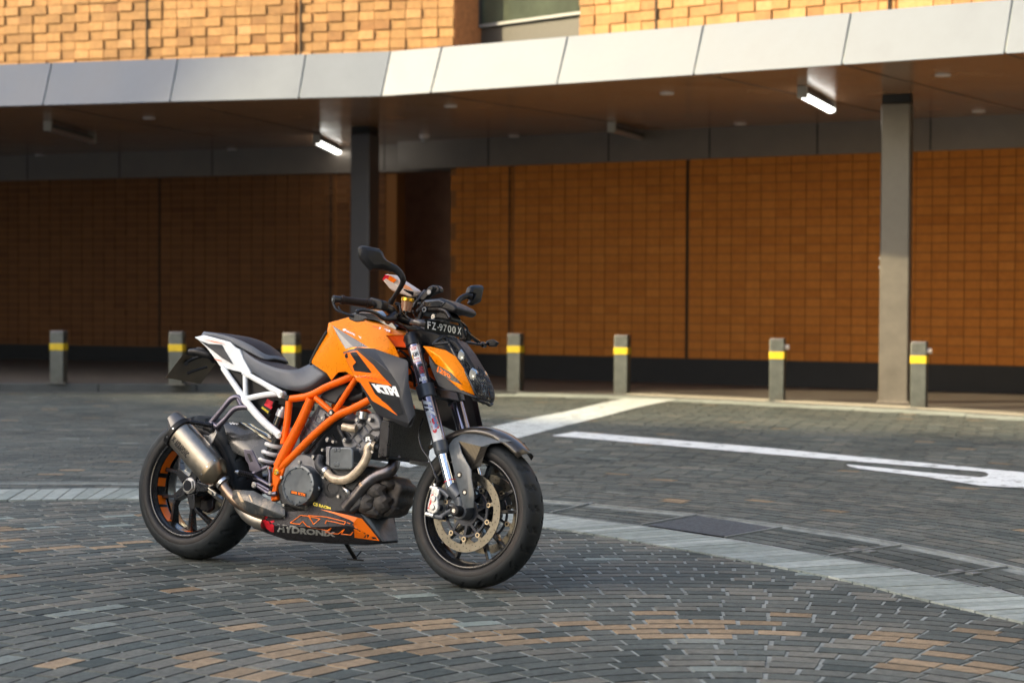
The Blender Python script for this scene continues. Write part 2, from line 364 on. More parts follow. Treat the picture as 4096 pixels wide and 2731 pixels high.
# ---- lower walls
def lower_wall(name, a, b, d, jpx, line, label, jag=0, bh=.118, bm_=None):
    e = empty(name, (a.x, a.y, 0)); ln = (b-a).length
    js = [(on_line(line, j)-a).dot(d) for j in jpx]
    mb = MB(); tn = []
    off = 0
    a0 = a
    if js: off = (js[0] % .213); a0 = a+d*(off-.213)
    if jag > 0: off = .213; a0 = a
    brick_wall(mb, tn, a0, d, ln+.0, .34, WT, bh=bh, rnd=.4, joints=[j-off+.213 for j in js], proud=(0, .009), gap=.010, rgap=.015, jag=jag > 0, sig=.15)
    o = mb.build('brickwork', bm_ or BRICKL, None, smooth=0); set_tone(o, tn); o.parent = e; o.matrix_parent_inverse = Matrix.Translation(-Vector(e.location))
    m2 = MB(); m2.hexa(slab(a, b, nrm(d), .3, 0, WT, .012)); k = m2.build('wall_core', MORT, None, smooth=0); k.parent = e; k.matrix_parent_inverse = Matrix.Translation(-Vector(e.location))
    m3 = MB(); m3.hexa(slab(a, b, nrm(d), .25, 0, .335, -.015)); k = m3.build('plinth', DARKM, None, smooth=0); k.parent = e; k.matrix_parent_inverse = Matrix.Translation(-Vector(e.location))
    m4 = MB()
    for j in js: q0 = a+d*(j-.013)+nrm(d)*.0125; m4.hexa([z_(p, z) for z in (.34, WT) for p in (q0, q0+d*.026, q0+d*.026-nrm(d)*.02, q0-nrm(d)*.02)])
    for k in m4.each('expansion_joint', JOINT, None, smooth=0): k.parent = e; k.matrix_parent_inverse = Matrix.Translation(-Vector(e.location))
    tag(e, label, 'wall'); return e
lower_wall('brick_wall', wl_a, wl_b, wl[1], (638, 1322), wl, 'brown brick wall under the canopy, left of the dark doorway', jag=-1, bm_=BRICK_SHADE)
lower_wall('brick_wall', wr_a, wr_b, wr[1], (2037, 2745), wr, 'orange brown brick wall under the canopy, right of the dark doorway', jag=1)
# recess behind the doorway
MDK = M('dark_recess_brick', (.55, .36, .27), .8, var=.2, vscale=3)
mb = MB()
ra = wl_b-nl*.3; rb = wr_a-nr_*.3
mb.hexa([Vector((q.x, q.y, z)) for z in (0, SOF+.02) for q in (ra+Vector((-.35, -.1, 0)), ra, ra+Vector((-.3, 2.2, 0)), ra+Vector((-.7, 2.2, 0)))])
mb.hexa([Vector((q.x, q.y, z)) for z in (0, SOF+.02) for q in (rb, rb+Vector((.35, 0, 0)), rb+Vector((.45, 2, 0)), rb+Vector((.1, 2, 0)))])
mb.hexa([Vector((q.x, q.y, z)) for z in (0, SOF+.02) for q in (ra+Vector((-.8, 2.2, 0)), rb+Vector((.7, 1.9, 0)), rb+Vector((.7, 2.1, 0)), ra+Vector((-.8, 2.4, 0)))])
tag(mb.build('doorway_recess', MDK, smooth=0), 'dark deep doorway recess between the two brown brick walls', 'doorway')
# ---- bulkhead band above the lower walls
BULK = M('bulkhead_grey_metal', (.17, .14, .115), .4, .3, 0, var=.1, vscale=2, rvar=.05)
mb = MB()
top_end = meet(wl, wr)
mb.hexa(slab(wl_a, wl_b+wl[1]*1.0, nl, .2, WT+.01, SOF+.03, -.06)); 
mb.hexa(slab(wr_a-wr[1]*.9, wr_b, nr_, .2, WT+.01, SOF+.03, -.06))
e = mb.build('canopy_bulkhead', BULK, smooth=0); tag(e, 'dark grey metal band running above the lower brick walls', 'panel')
mb = MB()
for line, n, xs in ((wl, nl, (117, 485, 855)), (wr, nr_, (1545, 1960, 2440, 2843, 3273, 3725))):
    for x in xs:
        q = on_line(line, x, 600); q0 = q+n*.061
        mb.hexa([Vector((p.x, p.y, z)) for z in (WT+.012, SOF) for p in (q0, q0+line[1]*.018, q0+line[1]*.018+n*.003, q0+n*.003)])
mb.each('panel_seam', M('seam_black', (.01, .01, .01), .8), e, smooth=0)
# ---- canopy (soffit + fascia)
SOFM = M('bronze_soffit_metal', (.34, .19, .11), .22, .1, .0, var=.12, vscale=1.2, rvar=.05)
FASM = M('brushed_aluminium_fascia', (.120, .142, .172), .5, .0, 0, var=.10, vscale=1.6, rvar=.08)
FASD = M('fascia_joint_grey', (.22, .25, .24), .6)  # plain grey backing seen in the gaps between panels
can = empty('entrance_canopy', (f_k.x, f_k.y, SOF)); tag(can, 'long metal canopy with pale panelled edge and glossy bronze underside', 'canopy')
def to_parent(o, e):
    o.parent = e; o.matrix_parent_inverse = Matrix.Translation(-Vector(e.location)); return o
def z_(p, z): return Vector((p.x, p.y, z))
nfl_, nfr_ = nrm(fl[1]), nrm(fr[1])
back = [wr_b-nr_*2, wl_a-nl*4+Vector((6, 4, 0)), wl_a-nl*4]
poly = [f_a-nfl_*.05, f_k-(nfl_+nfr_)*.025, f_b-nfr_*.05]+[wr_b-nr_*.5, rb+Vector((1.4, 5, 0)), ra+Vector((-1.2, 5, 0)), wl_a-nl*.5]
mb = MB(); mb.prism([z_(p, SOF+.004) for p in poly], (0, 0, .08)); to_parent(mb.build('soffit', SOFM, smooth=0), can)
mb = MB()
for px_, py_ in ((1690, 372), (2790, 295), (3370, 262), (4020, 215), (680, 405), (170, 420)):
    s = G(px_, py_, SOF); line = fl if px_ < 1526 else fr; n = nrm(line[1]); s = z_(s, SOF)-n*.03
    p2 = s-n*5.6; dd = line[1]*.010
    mb.hexa([z_(q, z) for z in (SOF-.001, SOF+.003) for q in (s, s+dd, p2+dd, p2)])
[to_parent(o_, can) for o_ in mb.each('soffit_seam', M('seam_brown', (.02, .012, .008), .7), smooth=0)]
LB = .21
def fascia_pt(p, n, t):  # t 0 bottom .. 1 top
    return Vector((p.x-n.x*LB*t, p.y-n.y*LB*t, SOF-.012+(FTOP-SOF+.012)*t))
def fpanel(p, q, n, pn=None, qn=None, col=None):
    a, b, c, d = fascia_pt(p, pn or n, 0), fascia_pt(q, qn or n, 0), fascia_pt(q, qn or n, 1), fascia_pt(p, pn or n, 1)
    m = MB(); m.hexa([a, b, b-n*.03, a-n*.03, d, c, c-n*.03, d-n*.03]); return m
nfl, nfr = nrm(fl[1]), nrm(fr[1]); nk = (nfl+nfr).normalized()*1.0
nk = nk/nk.dot(nfl)
gapw = .02
seamsL = [on_line(fl, x, 410) for x in (172, 680, 1195)]; seamsR = [on_line(fr, x, 330) for x in (1723, 2228, 2774, 3367, 4017)]
ptsL = [f_a]+[seamsL[0]-fl[1]*1.42*k for k in range(9, 0, -1)]+seamsL+[f_k]; ptsR = [f_k]+seamsR+[f_b]
for i in range(len(ptsL)-1):
    a, b = ptsL[i]+fl[1]*gapw*.5, ptsL[i+1]-fl[1]*(gapw*.5 if i < len(ptsL)-2 else .006)
    to_parent(fpanel(a, b, nfl, qn=nk if i == len(ptsL)-2 else None).build('fascia_panel', FASM, smooth=0, bevel=.004), can)
for i in range(len(ptsR)-1):
    a, b = ptsR[i]+fr[1]*(gapw*.5 if i else .006), ptsR[i+1]-fr[1]*gapw*.5
    to_parent(fpanel(a, b, nfr, pn=nk if i == 0 else None).build('fascia_panel', FASM, smooth=0, bevel=.004), can)
mb = MB()
for p, q, n, pn, qn in ((f_a, f_k, nfl, nfl, nk), (f_k, f_b, nfr, nk, nfr)):
    a, b, c, d = fascia_pt(p-n*.02, pn, 0), fascia_pt(q-n*.02, qn, 0), fascia_pt(q-n*.02, qn, 1), fascia_pt(p-n*.02, pn, 1)
    for v in (a, b): v.z += .02
    mb.hexa([a, b, b-n*.05, a-n*.05, d, c, c-n*.05, d-n*.05])
to_parent(mb.build('fascia_backing', FASD, smooth=0), can)
topp = [f_a-nfl*.25, f_k-nk*.25, f_b-nfr*.25, wr_b-nr_*.5, rb+Vector((1.4, 5, 0)), ra+Vector((-1.2, 5, 0)), wl_a-nl*.5]
mb = MB(); mb.prism([z_(p, FTOP-.06) for p in topp], (0, 0, .04)); to_parent(mb.build('canopy_roof', M('roof_membrane', (.25, .25, .25), .8), smooth=0), can)

# ---- upper brick walls (set back above the canopy)
UB = 2.35
ul = (fl[0]-nfl*UB, fl[1]); ur = (fr[0]-nfr*UB, fr[1])
uz0, uz1 = 3.93, 7.2
def upper(name, a, b, d, label, jpx, line, ph=0):
    e = empty(name, (a.x, a.y, uz0)); ln = (b-a).length
    js = [(on_line(line, j, 60)-a).dot(d) for j in jpx]
    mb = MB(); tn = []; off = js[0] % .213; a0 = a+d*(off-.213)
    z1 = uz0+math.floor((uz1-uz0)/.122)*.122
    brick_wall(mb, tn, a0, d, ln+.213-off+.001, uz0, z1, bh=.122, rnd=1, joints=[j-off+.213 for j in js], proud=(0, .019), phase=ph, gap=.011, rgap=.010)
    o = mb.build('brickwork', BRICK, None, smooth=0); set_tone(o, tn); to_parent(o, e)
    m2 = MB(); m2.hexa(slab(a, b, nrm(d), .45, uz0-.2, uz1, .012)); to_parent(m2.build('wall_core', MORT, None, smooth=0), e)
    m4 = MB()
    for j in js: q0 = a+d*(j-.014)+nrm(d)*.027; m4.hexa([z_(p, z) for z in (uz0, z1) for p in (q0, q0+d*.028, q0+d*.028-nrm(d)*.03, q0-nrm(d)*.03)])
    for k in m4.each('expansion_joint', JOINT, None, smooth=0): to_parent(k, e)
    tag(e, label, 'wall'); return e
ul_b = on_line(ul, 1818, 100); ur_a = on_line(ur, 2356, 60)
upper('upper_brick_wall', ul[0]-ul[1]*15, ul_b, ul[1], 'shaded relief brick wall above the canopy, left of the window', (590, 1205), ul)
upper('upper_brick_wall', ur_a, f_b-nfr*UB, ur[1], 'brightly sunlit relief brick wall above the canopy, right of the window', (2628, 3558), ur)
# window
we = empty('window', (ul_b.x, ul_b.y, uz0)); tag(we, 'dark green tinted window with grey frame above the canopy', 'window')
wa, wb = ul_b-nfl*.5, ur_a-nfr*.12
mb = MB(); q = ul_b; mb.hexa([z_(p, z) for z in (uz0-.1, uz1) for p in (q-nfl*.01, q+ul[1]*.006-nfl*.01, q-nfl*.55+Vector((.25, 0, 0)), q-nfl*.55)])
to_parent(mb.build('brick_return', M('brick_return_clay', (.42, .17, .06), .8, var=.25, vscale=16, bump=.6, bscale=25), smooth=0), we)
WFR = M('window_frame_grey', (.060, .058, .052), .45, .4, var=.1)
wd = (wb-wa).normalized(); wn = nrm(wd); wz = 4.05
mb = MB()
mb.hexa(slab(wa+Vector((.12, 0, 0)), wb, wn, .12, uz0-.1, 4.58, 0)); mb.hexa(slab(wa+wd*.13, wa+wd*.20, wn, .12, 4.58, uz1, .02))
mb.hexa(slab(wa+wd*.02, wa+wd*.10, wn, .14, 4.58, uz1, 0))
to_parent(mb.build('frame', WFR, smooth=0, bevel=.004), we)
mb = MB(); mb.hexa(slab(wa+Vector((.13, 0, 0)), wb, wn, -.06, 4.585, 4.622, 0)); to_parent(mb.build('sill', M('sill_metal', (.20, .21, .21), .45, .4), smooth=0, bevel=.003), we)
mb = MB(); mb.hexa(slab(wa+wd*.2, wb, wn, .02, 4.58, uz1, .07))
to_parent(mb.build('pane', M('green_tinted_glass', (.050, .060, .042), .15, .1, .1, var=.5, vscale=.8), smooth=0), we)

# ---- pillars
PILM = M('pillar_metal', (.145, .130, .108), .38, .5, 0, var=.16, vscale=4, rvar=.06)
PILD = M('dark_pillar_metal', (.10, .095, .10), .45, .5, 0, var=.06, vscale=3, rvar=.06)
def pillar(loc, rz, sx, sy, m, label):
    e = empty('pillar', (loc.x, loc.y, 0), rz)
    mb = MB(); mb.box((0, 0, (SOF-.1)/2), sx, sy, SOF-.1); mb.build('shaft', m, e, smooth=30, bevel=.018, bseg=3)
    mb = MB(); mb.box((0, 0, SOF-.05), sx*.93, sy*.93, .096); mb.build('shadow_gap_collar', DARKM, e, smooth=0)
    mb = MB()
    for zz in (1.52, 1.62): mb.cyl((-sx/2-.002, -sy*.1, zz), (-sx/2-.02, -sy*.1, zz), .014, n=12)
    m6 = MB(); m6.box((0, 0, .012), sx+.03, sy+.03, .024); m6.build('base_collar', M('collar_steel', (.16, .14, .12), .6, .3, var=.3), e, smooth=0, bevel=.003)
    if m is PILM: mb.each('bolt_head', STEEL, e)
    return tag(e, label, 'pillar', 'square pillars holding up the canopy')
pr = G(3565, 1612); pillar(pr+Vector((.06, .12, 0)), math.atan2(.42, 1)*-1, .335, .17, PILM, 'tall pale metal pillar with sunlit foot, right of the parked motorcycle')
pl_top = G(1443, 535, SOF-.1); pillar(Vector((pl_top.x+.05, pl_top.y+.1, 0)), -R(26), .30, .27, PILD, 'dark metal pillar behind the motorcycle, beside the doorway')

# ---- soffit lamps
LON = M('lit_lamp_diffuser', (1, 1, .93), .4, emit=2.2); LOFF = M('unlit_lamp_diffuser', (.30, .24, .22), .3); LBODY = M('lamp_housing', (.35, .34, .31), .5, .2)
def linear_lamp(pa, pb, on, label):
    a, b = G(*pa, SOF-.11), G(*pb, SOF-.11); d = (b-a); ln = d.length; rz = math.atan2(d.y, d.x); c = (a+b)/2
    e = empty('linear_lamp', (c.x, c.y, SOF-.11), rz)
    mb = MB(); mb.box((0, 0, .055), ln*.98, .09, .055); mb.build('housing', M('lamp_tray', (.05, .045, .04), .6), e, smooth=0, bevel=.004)
    mb = MB()
    n = 10; prof = [(math.cos(math.pi*i/n)*.055, -math.sin(math.pi*i/n)*.045+.026) for i in range(n+1)]
    A = [Vector((-ln/2, y, z)) for y, z in prof]; B_ = [Vector((ln/2, y, z)) for y, z in prof]
    mb.add(A+B_, [(i, i+1, n+2+i, n+1+i) for i in range(n)]+[tuple(range(n+1)), tuple(range(2*n+1, n, -1)), (0, n+1, 2*n+1, n)])
    mb.build('diffuser', LON if on else LOFF, e, smooth=40)
    for s in (-1, 1):
        mb = MB(); mb.box((s*(ln/2+.035), 0, .048), .06, .11, .13); mb.build('end_bracket', LBODY, e, smooth=0, bevel=.01)
    return tag(e, label, 'ceiling light', 'linear lamps under the canopy')
linear_lamp((1268, 572), (1356, 616), True, 'lit short linear lamp left of the dark pillar under the canopy')
linear_lamp((3212, 388), (3322, 446), True, 'lit linear lamp near the pale pillar, brighter and larger of the lit two')
linear_lamp((195, 520), (365, 568), False, 'unlit linear lamp at the far left under the canopy')
linear_lamp((2450, 525), (2592, 566), False, 'unlit linear lamp in the middle of the canopy underside')
DLM = M('downlight_trim', (.62, .56, .55), .35, .2)
names = [((596, 475), 'second small round downlight from the left, right of the unlit left lamp'), ((160, 622), 'small round downlight at the far left edge near the wall'), ((930, 600), 'faint small downlight left of the lit left lamp'),
         ((1802, 428), 'small round downlight right of the dark pillar, near the canopy edge'), ((2056, 547), 'small downlight above the doorway side of the right brick wall'), ((2668, 377), 'small bright downlight above the unlit middle lamp'),
         ((2960, 498), 'small downlight between the unlit middle lamp and the lit right lamp'), ((3771, 304), 'small bright downlight right of the pale pillar near the canopy edge'), ((3915, 448), 'small downlight right of the pale pillar near the wall')]
for (x, y), lb in names:
    g = G(x, y, SOF-.01); e = empty('downlight', (g.x, g.y, SOF))
    mb = MB(); mb.lathe((0, 0, 0), (0, 0, -1), [(.0, .012), (.05, .014), (.075, .016), (.082, 0)], n=20); mb.build('trim_ring', DLM, e)
    tag(e, lb, 'downlight', 'small downlights in the canopy underside')
g = G(1698, 560, SOF-.07); e = empty('dome_camera', (g.x, g.y, SOF))
mb = MB(); mb.lathe((0, 0, 0), (0, 0, -1), [(.07, 0), (.07, .035), (.055, .05)], n=20); mb.build('base', DLM, e)
mb = MB(); mb.lathe((0, 0, -.05), (0, 0, -1), [(.052, 0), (.05, .03), (.034, .055), (.0, .066)], n=20); mb.build('dome', M('dome_glass', (.3, .3, .3), .1, 0, .5), e)
tag(e, 'small dome security camera under the canopy above the doorway', 'camera')

# ---- ground sheet, pavement, kerb
GBASE = M('joint_sand', (.20, .215, .195), .9, var=.5, vscale=9, bump=.3, bscale=120)
mb = MB(); S_ = 300; mb.add([(-S_, -S_, -.003), (S_, -S_, -.003), (S_, S_, -.003), (-S_, S_, -.003)], [(0, 1, 2, 3)])
tag(mb.build('ground', GBASE, smooth=0), kind='structure')
# road edge line (foot of the kerb)
kp = [G(-900, 1566), G(0, 1567), G(1176, 1570), G(1650, 1572), G(1900, 1570), G(2065, 1570), G(2490, 1581), G(3113, 1611), G(3685, 1640), G(4096, 1667), G(5200, 1745)]
kz = [.10, .10, .10, .10, .03, .006, .006, .006, .006, .006, .006]
def in_road(x, y):
    for a, b in zip(kp[:-1], kp[1:]):
        if a.x <= x <= b.x: return y < a.y+(b.y-a.y)*(x-a.x)/(b.x-a.x)
    return False
PAVM = M('pavement_slabs', (.070, .062, .055), .6, var=.25, vscale=3, rvar=.1, bump=.15, bscale=60)
_t = PAVM.node_tree; 
vs_ = []; fs = []
bk = [Vector((p.x+.5, 33.0, 0)) for p in kp]
for i, p in enumerate(kp):
    q = p+Vector((0, .16, 0)); vs_ += [z_(q, kz[i]-.004), z_(bk[i], kz[i]-.004)]
for i in range(len(kp)-1): fs.append((2*i, 2*i+2, 2*i+3, 2*i+1))
tag(finish('pavement', vs_, fs, PAVM, smooth=0), kind='structure')
KERB = M('kerb_granite', (.065, .07, .066), .6, var=.2, vscale=5, rvar=.1, bump=.2, bscale=90)
mb = MB()
for i in range(len(kp)-1):
    a, b = kp[i], kp[i+1]; d = (b-a); nseg = max(1, int(d.length/.9)); dn = d.normalized()
    for k in range(nseg):
        p, q = a+d*(k/nseg)+dn*.004, a+d*((k+1)/nseg)-dn*.004
        za, zb = kz[i]*(1-k/nseg)+kz[i+1]*(k/nseg), kz[i]*(1-(k+1)/nseg)+kz[i+1]*((k+1)/nseg); o = Vector((0, .18, 0))
        mb.hexa([z_(p, -.05), z_(q, -.05), z_(q+o, -.05), z_(p+o, -.05), z_(p, za), z_(q, zb), z_(q+o, zb), z_(p+o, za)])
tag(mb.build('kerb', KERB, smooth=0, bevel=.008), kind='structure')
# gutter strip in front of the left kerb
mb = MB()
for i in range(0, 5):
    a, b = kp[i]-Vector((0, .34, 0)), kp[i+1]-Vector((0, .34, 0)); d = (b-a); ns = max(1, int(d.length/.6))
    for k in range(ns):
        p, q = a+d*(k/ns)+d.normalized()*.004, a+d*((k+1)/ns)-d.normalized()*.004; o = Vector((0, .3, 0))
        mb.hexa([z_(p, -.05), z_(q, -.05), z_(q+o, -.05), z_(p+o, -.05), z_(p, .008), z_(q, .008), z_(q+o, .008), z_(p+o, .008)])
tag(mb.build('gutter_strip', KERB, smooth=0), kind='structure')
# drain grating behind the flush edge on the right
mb = MB(); mb2 = MB()
GRT = M('grating_steel', (.30, .28, .24), .45, .5, var=.15)
for i in range(6, len(kp)-1):
    a, b = kp[i]+Vector((0, .20, 0)), kp[i+1]+Vector((0, .20, 0)); d = b-a; dn = d.normalized(); nn = Vector((-dn.y, dn.x, 0))
    cnt = int(d.length/.045)
    for k in range(cnt):
        p = a+d*(k/cnt)
        for w0, w1 in ((.02, .12), (.14, .24)):
            q0, q1 = p+nn*w0+dn*(.0), p+nn*w1+dn*(.03)
            mb.hexa([z_(q, z) for z in (.006, .016) for q in (q0, q0+dn*.02, q1+dn*.02, q1)])
    mb2.hexa([z_(q, z) for z in (-.01, .005) for q in (a, b, b+nn*.26, a+nn*.26)])
    for w0 in (0, .125, .25): mb.hexa([z_(q, z) for z in (.005, .0175) for q in (a+nn*w0, b+nn*w0, b+nn*(w0+.012), a+nn*(w0+.012))])
e = mb2.build('drain_grating', M('drain_dark', (.02, .02, .02), .9), smooth=0); tag(e, 'long steel drain grating along the road edge under the bollards', 'drain grating')
mb.build('grate_bars', GRT, e, smooth=0)

# ---- pavers
def ring_pavers(c, r0, r1, bw, bl, keep, tonef, gap_r=.006, gap_t=.010, top=.0, aoff=lambda r: 0.0, arange=(0, 2*math.pi), jit=.0009):
    V, F, T_ = [], [], []
    nrw = int((r1-r0)/bw)
    for i in range(nrw):
        ra_, rb_ = r0+i*bw, r0+(i+1)*bw; rm = (ra_+rb_)/2
        span = arange[1]-arange[0]; nn = max(6, int(span*rm/bl)); st = random.random()*.35+(i % 2)*.5
        da = span/nn
        for k in range(nn):
            a0 = arange[0]+(k+st)*da; a1 = a0+da; am = (a0+a1)/2
            x, y = c[0]+rm*math.cos(am), c[1]+rm*math.sin(am)
            if not keep(x, y): continue
            ga = gap_t*random.uniform(.5, 1.3)/2/rm; g = gap_r/2
            zt = top+random.uniform(-jit, jit); tl = random.uniform(-.0004, .0004)
            P = [(ra_+g, a0+ga), (ra_+g, a1-ga), (rb_-g, a1-ga), (rb_-g, a0+ga)]
            cc, sc2, sr2 = [], .0014, .0036
            k0 = len(V)
            for (r_, a_), z in zip(P, (zt+tl, zt-tl, zt-tl, zt+tl)): 
                jx = random.uniform(-.0012, .0012); V.append((c[0]+(r_+jx)*math.cos(a_), c[1]+(r_+jx)*math.sin(a_), z-.003))
            Q = [(ra_+g+sr2, a0+ga+sc2/rm), (ra_+g+sr2, a1-ga-sc2/rm), (rb_-g-sr2, a1-ga-sc2/rm), (rb_-g-sr2, a0+ga+sc2/rm)]
            for (r_, a_), z in zip(Q, (zt+tl, zt-tl, zt-tl, zt+tl)): V.append((c[0]+r_*math.cos(a_), c[1]+r_*math.sin(a_), z))
            for r_, a_ in P: V.append((c[0]+r_*math.cos(a_), c[1]+r_*math.sin(a_), -.02))
            F += [(k0+4, k0+5, k0+6, k0+7)]
            for j in range(4):
                j2 = (j+1) % 4; F += [(k0+j, k0+j2, k0+4+j2, k0+4+j), (k0+8+j, k0+8+j2, k0+j2, k0+j)]
            tt = max(.035, tonef(x, y, rm)); T_ += [tt, 0., 0., tt, tt, 0., 0., tt, tt]
    return V, F, T_
def pave_obj(name, vft, mat):
    V, F, T_ = vft; me = bpy.data.meshes.new(name); me.from_pydata(V, [], F); me.materials.append(mat)
    o = bpy.data.objects.new(name, me); COL.objects.link(o); set_tone(o, T_); return o
PAVER = attr_mat('clay_pavers', [(0, (.022, .023, .021)), (.02, (.022, .023, .021)), (.03, (.054, .066, .060)), (.25, (.092, .104, .094)), (.5, (.138, .136, .114)), (.72, (.175, .170, .140)), (.74, (.17, .19, .17)), (.79, (.20, .235, .21)), (.80, (.19, .142, .088)), (1, (.30, .222, .138))], .72, .5, 110, .34, 34, spec=.16, stain=.24)
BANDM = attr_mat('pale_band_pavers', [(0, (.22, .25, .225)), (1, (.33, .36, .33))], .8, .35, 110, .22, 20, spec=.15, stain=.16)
CB, RB0, RB1, RS1 = (-2.742, 6.531), 4.31, 4.72, 5.24
C1 = (.66, 5.0)
def dist(x, y, c): return math.hypot(x-c[0], y-c[1])
def tone_in(x, y, r):
    u = random.random()
    patch = math.sin(x*2.1+1)+math.sin(y*3.3+x)
    pa = .012
    if 1.45 < r < 2.12: pa = .44+.10*patch
    if .85 < r <= 1.45 and x > .95: pa = .30
    if 4.5 < r < 5.6 and x < -1.0: pa = .22+.1*patch
    if u < pa: return random.uniform(.82, 1)
    if u < pa+.02: return random.uniform(.73, .79)
    if u < pa+.10: return random.uniform(.5, .72)
    return min(.7, max(0, random.gauss(.29, .14)))
def tone_out(x, y, r):
    u = random.random()
    if u < .012: return random.uniform(.81, .93)
    if u < .03: return random.uniform(.6, .78)
    return min(.6, max(0, random.gauss(.30, .10)))
def vis(x, y): return y > 3.6 and abs(x) < y*.36+1.2
# centre line and width of the pale band, measured edge to edge
BC = [(-8, 9.2, .6), (-6, 10.1, .6), (-4.4, 10.78, .6), (-3.0, 10.97, .59), (-2.2, 11.08, .60), (-1.35, 10.98, .54), (-.6, 10.60, .48), (.03, 10.0, .42), (.5, 9.50, .41), (.87, 9.0, .40), (1.25, 8.43, .40), (1.55, 7.92, .39), (1.76, 7.46, .40), (1.96, 7.04, .40), (2.35, 6.25, .4), (2.9, 5.1, .4), (3.6, 3.6, .4)]
_b = []
for i in range(1, len(BC)-2):
    p0, p1, p2, p3 = (np.array(BC[k]) for k in (i-1, i, i+1, i+2))
    for k in range(24):
        t = k/24; _b.append(.5*((2*p1)+(p2-p0)*t+(2*p0-5*p1+4*p2-p3)*t*t+(3*p1-p0-3*p2+p3)*t**3))
BCV = np.array(_b); _t2 = np.gradient(BCV[:, :2], axis=0); _t2 /= np.linalg.norm(_t2, axis=1)[:, None]; BN = np.stack([-_t2[:, 1], _t2[:, 0]], 1)   # normal away from the camera
BARC = np.concatenate([[0], np.cumsum(np.linalg.norm(np.diff(BCV[:, :2], axis=0), axis=1))])
def band_side(x, y):
    """signed distance to the band's centre line and its half width (positive beyond it)"""
    d = BCV[:, :2]-(x, y); i = int((d*d).sum(1).argmin()); return -float(d[i]@BN[i]), BCV[i, 2]/2
def band_at(s_):
    x = np.interp(s_, BARC, BCV[:, 0]); y = np.interp(s_, BARC, BCV[:, 1]); w2 = np.interp(s_, BARC, BCV[:, 2])/2
    n = np.array([np.interp(s_, BARC, BN[:, 0]), np.interp(s_, BARC, BN[:, 1])]); n /= np.linalg.norm(n); return np.array([x, y]), n, w2
def keep_in(x, y):
    if not vis(x, y): return False
    d, h = band_side(x, y); return d < -h+.075
pave_obj('road_inner_pavers', ring_pavers(C1, .05, 8.6, .0965, .166, keep_in, tone_in, gap_r=.0050, gap_t=.014), PAVER)['kind'] = 'structure'
pave_obj('road_outer_pavers', ring_pavers(CB, RS1, 19.5, .0965, .170, lambda x, y: vis(x, y) and in_road(x, y+.33 if x < -.5 else y+.80) and y < 24.5, tone_out, gap_r=.0045, arange=(-.9, 2.2)), PAVER)['kind'] = 'structure'
pave_obj('sun_patch_pavers', ring_pavers(CB, RS1+8, 19.5, .0965*2, .40, lambda x, y: x > -.6 and vis(x, y) and in_road(x, y+.10) and not in_road(x, y+.78), lambda x, y, r: random.random(), gap_r=.009, arange=(-.9, 2.2)), BANDM)['kind'] = 'structure'  # pale tone put into these pavers to brighten the sunlit strip
V, F, T_ = [], [], []
ns = int(BARC[-1]/.088)
for i in range(ns):
    a, b = BARC[-1]*i/ns+random.uniform(.002, .005), BARC[-1]*(i+1)/ns-random.uniform(.002, .005); sk = .05; k0 = len(V); zt = .0075+random.uniform(-.001, .001)
    (pa, na, wa_), (pb, nb, wb_) = band_at(a), band_at(b); (pa2, na2, _1), (pb2, nb2, _2) = band_at(min(a+sk, BARC[-1])), band_at(min(b+sk, BARC[-1]))
    q = [pa-na*wa_, pb-nb*wb_, pb2+nb2*wb_, pa2+na2*wa_]
    for z in (-.02, zt):
        for c in q: V.append((c[0], c[1], z))
    F += [(k0+4, k0+5, k0+6, k0+7), (k0, k0+1, k0+5, k0+4), (k0+1, k0+2, k0+6, k0+5), (k0+2, k0+3, k0+7, k0+6), (k0+3, k0, k0+4, k0+7)]; T_ += [random.random()]*5
pave_obj('pale_paver_band', (V, F, T_), BANDM)['kind'] = 'structure'
vs2, fs2 = [], []
for i in range(0, len(BCV), 4):
    for s_ in (-1, 1): vs2.append((BCV[i, 0]+BN[i, 0]*BCV[i, 2]/2*s_*.985, BCV[i, 1]+BN[i, 1]*BCV[i, 2]/2*s_*.985, .0035))
for i in range(len(vs2)//2-1): fs2.append((2*i, 2*i+2, 2*i+3, 2*i+1))
finish('band_joint_bed', vs2, fs2, M('dark_joint', (.05, .052, .048), .9), smooth=0)['kind'] = 'structure'
# access cover strip beyond the band
def keep_strip(x, y):
    if not vis(x, y) or dist(x, y, CB) > RS1-.05: return False
    d, h = band_side(x, y); return d > h+.05
pave_obj('strip_pavers', ring_pavers(CB, RS1-1.5*.0965*6, RS1-.03, .0965, .170, keep_strip, lambda x, y, r: min(.6, max(0, random.gauss(.22, .12))), arange=(-.9, 2.2)), PAVER)['kind'] = 'structure'
EDG = M('cover_edge_steel', (.21, .235, .235), .5, .3, var=.3, vscale=8)
cov = empty('access_cover_strip', (CB[0], CB[1], 0)); tag(cov, 'curved strip of paved access covers with thin steel edges beside the pale band', 'drain cover')
mb = MB(); mb.lathe((CB[0], CB[1], 0), (0, 0, 1), [(RS1-.02, -.02), (RS1-.02, .0065), (RS1-.006, .0065), (RS1-.006, -.02)], n=160, a0=-.8, a1=2.3, up=(1, 0, 0))
to_parent(mb.build('outer_edge', EDG), cov)
mb = MB(); vv_ = []
for i in range(20, len(BCV)-10, 4):
    for o_ in (0.004, .014): vv_.append((BCV[i, 0]+BN[i, 0]*(BCV[i, 2]/2+o_), BCV[i, 1]+BN[i, 1]*(BCV[i, 2]/2+o_), .0085))
mb.add(vv_, [(2*i, 2*i+2, 2*i+3, 2*i+1) for i in range(len(vv_)//2-1)]); to_parent(mb.build('inner_edge', EDG, smooth=0), cov)
mb = MB(); mbo = MB()
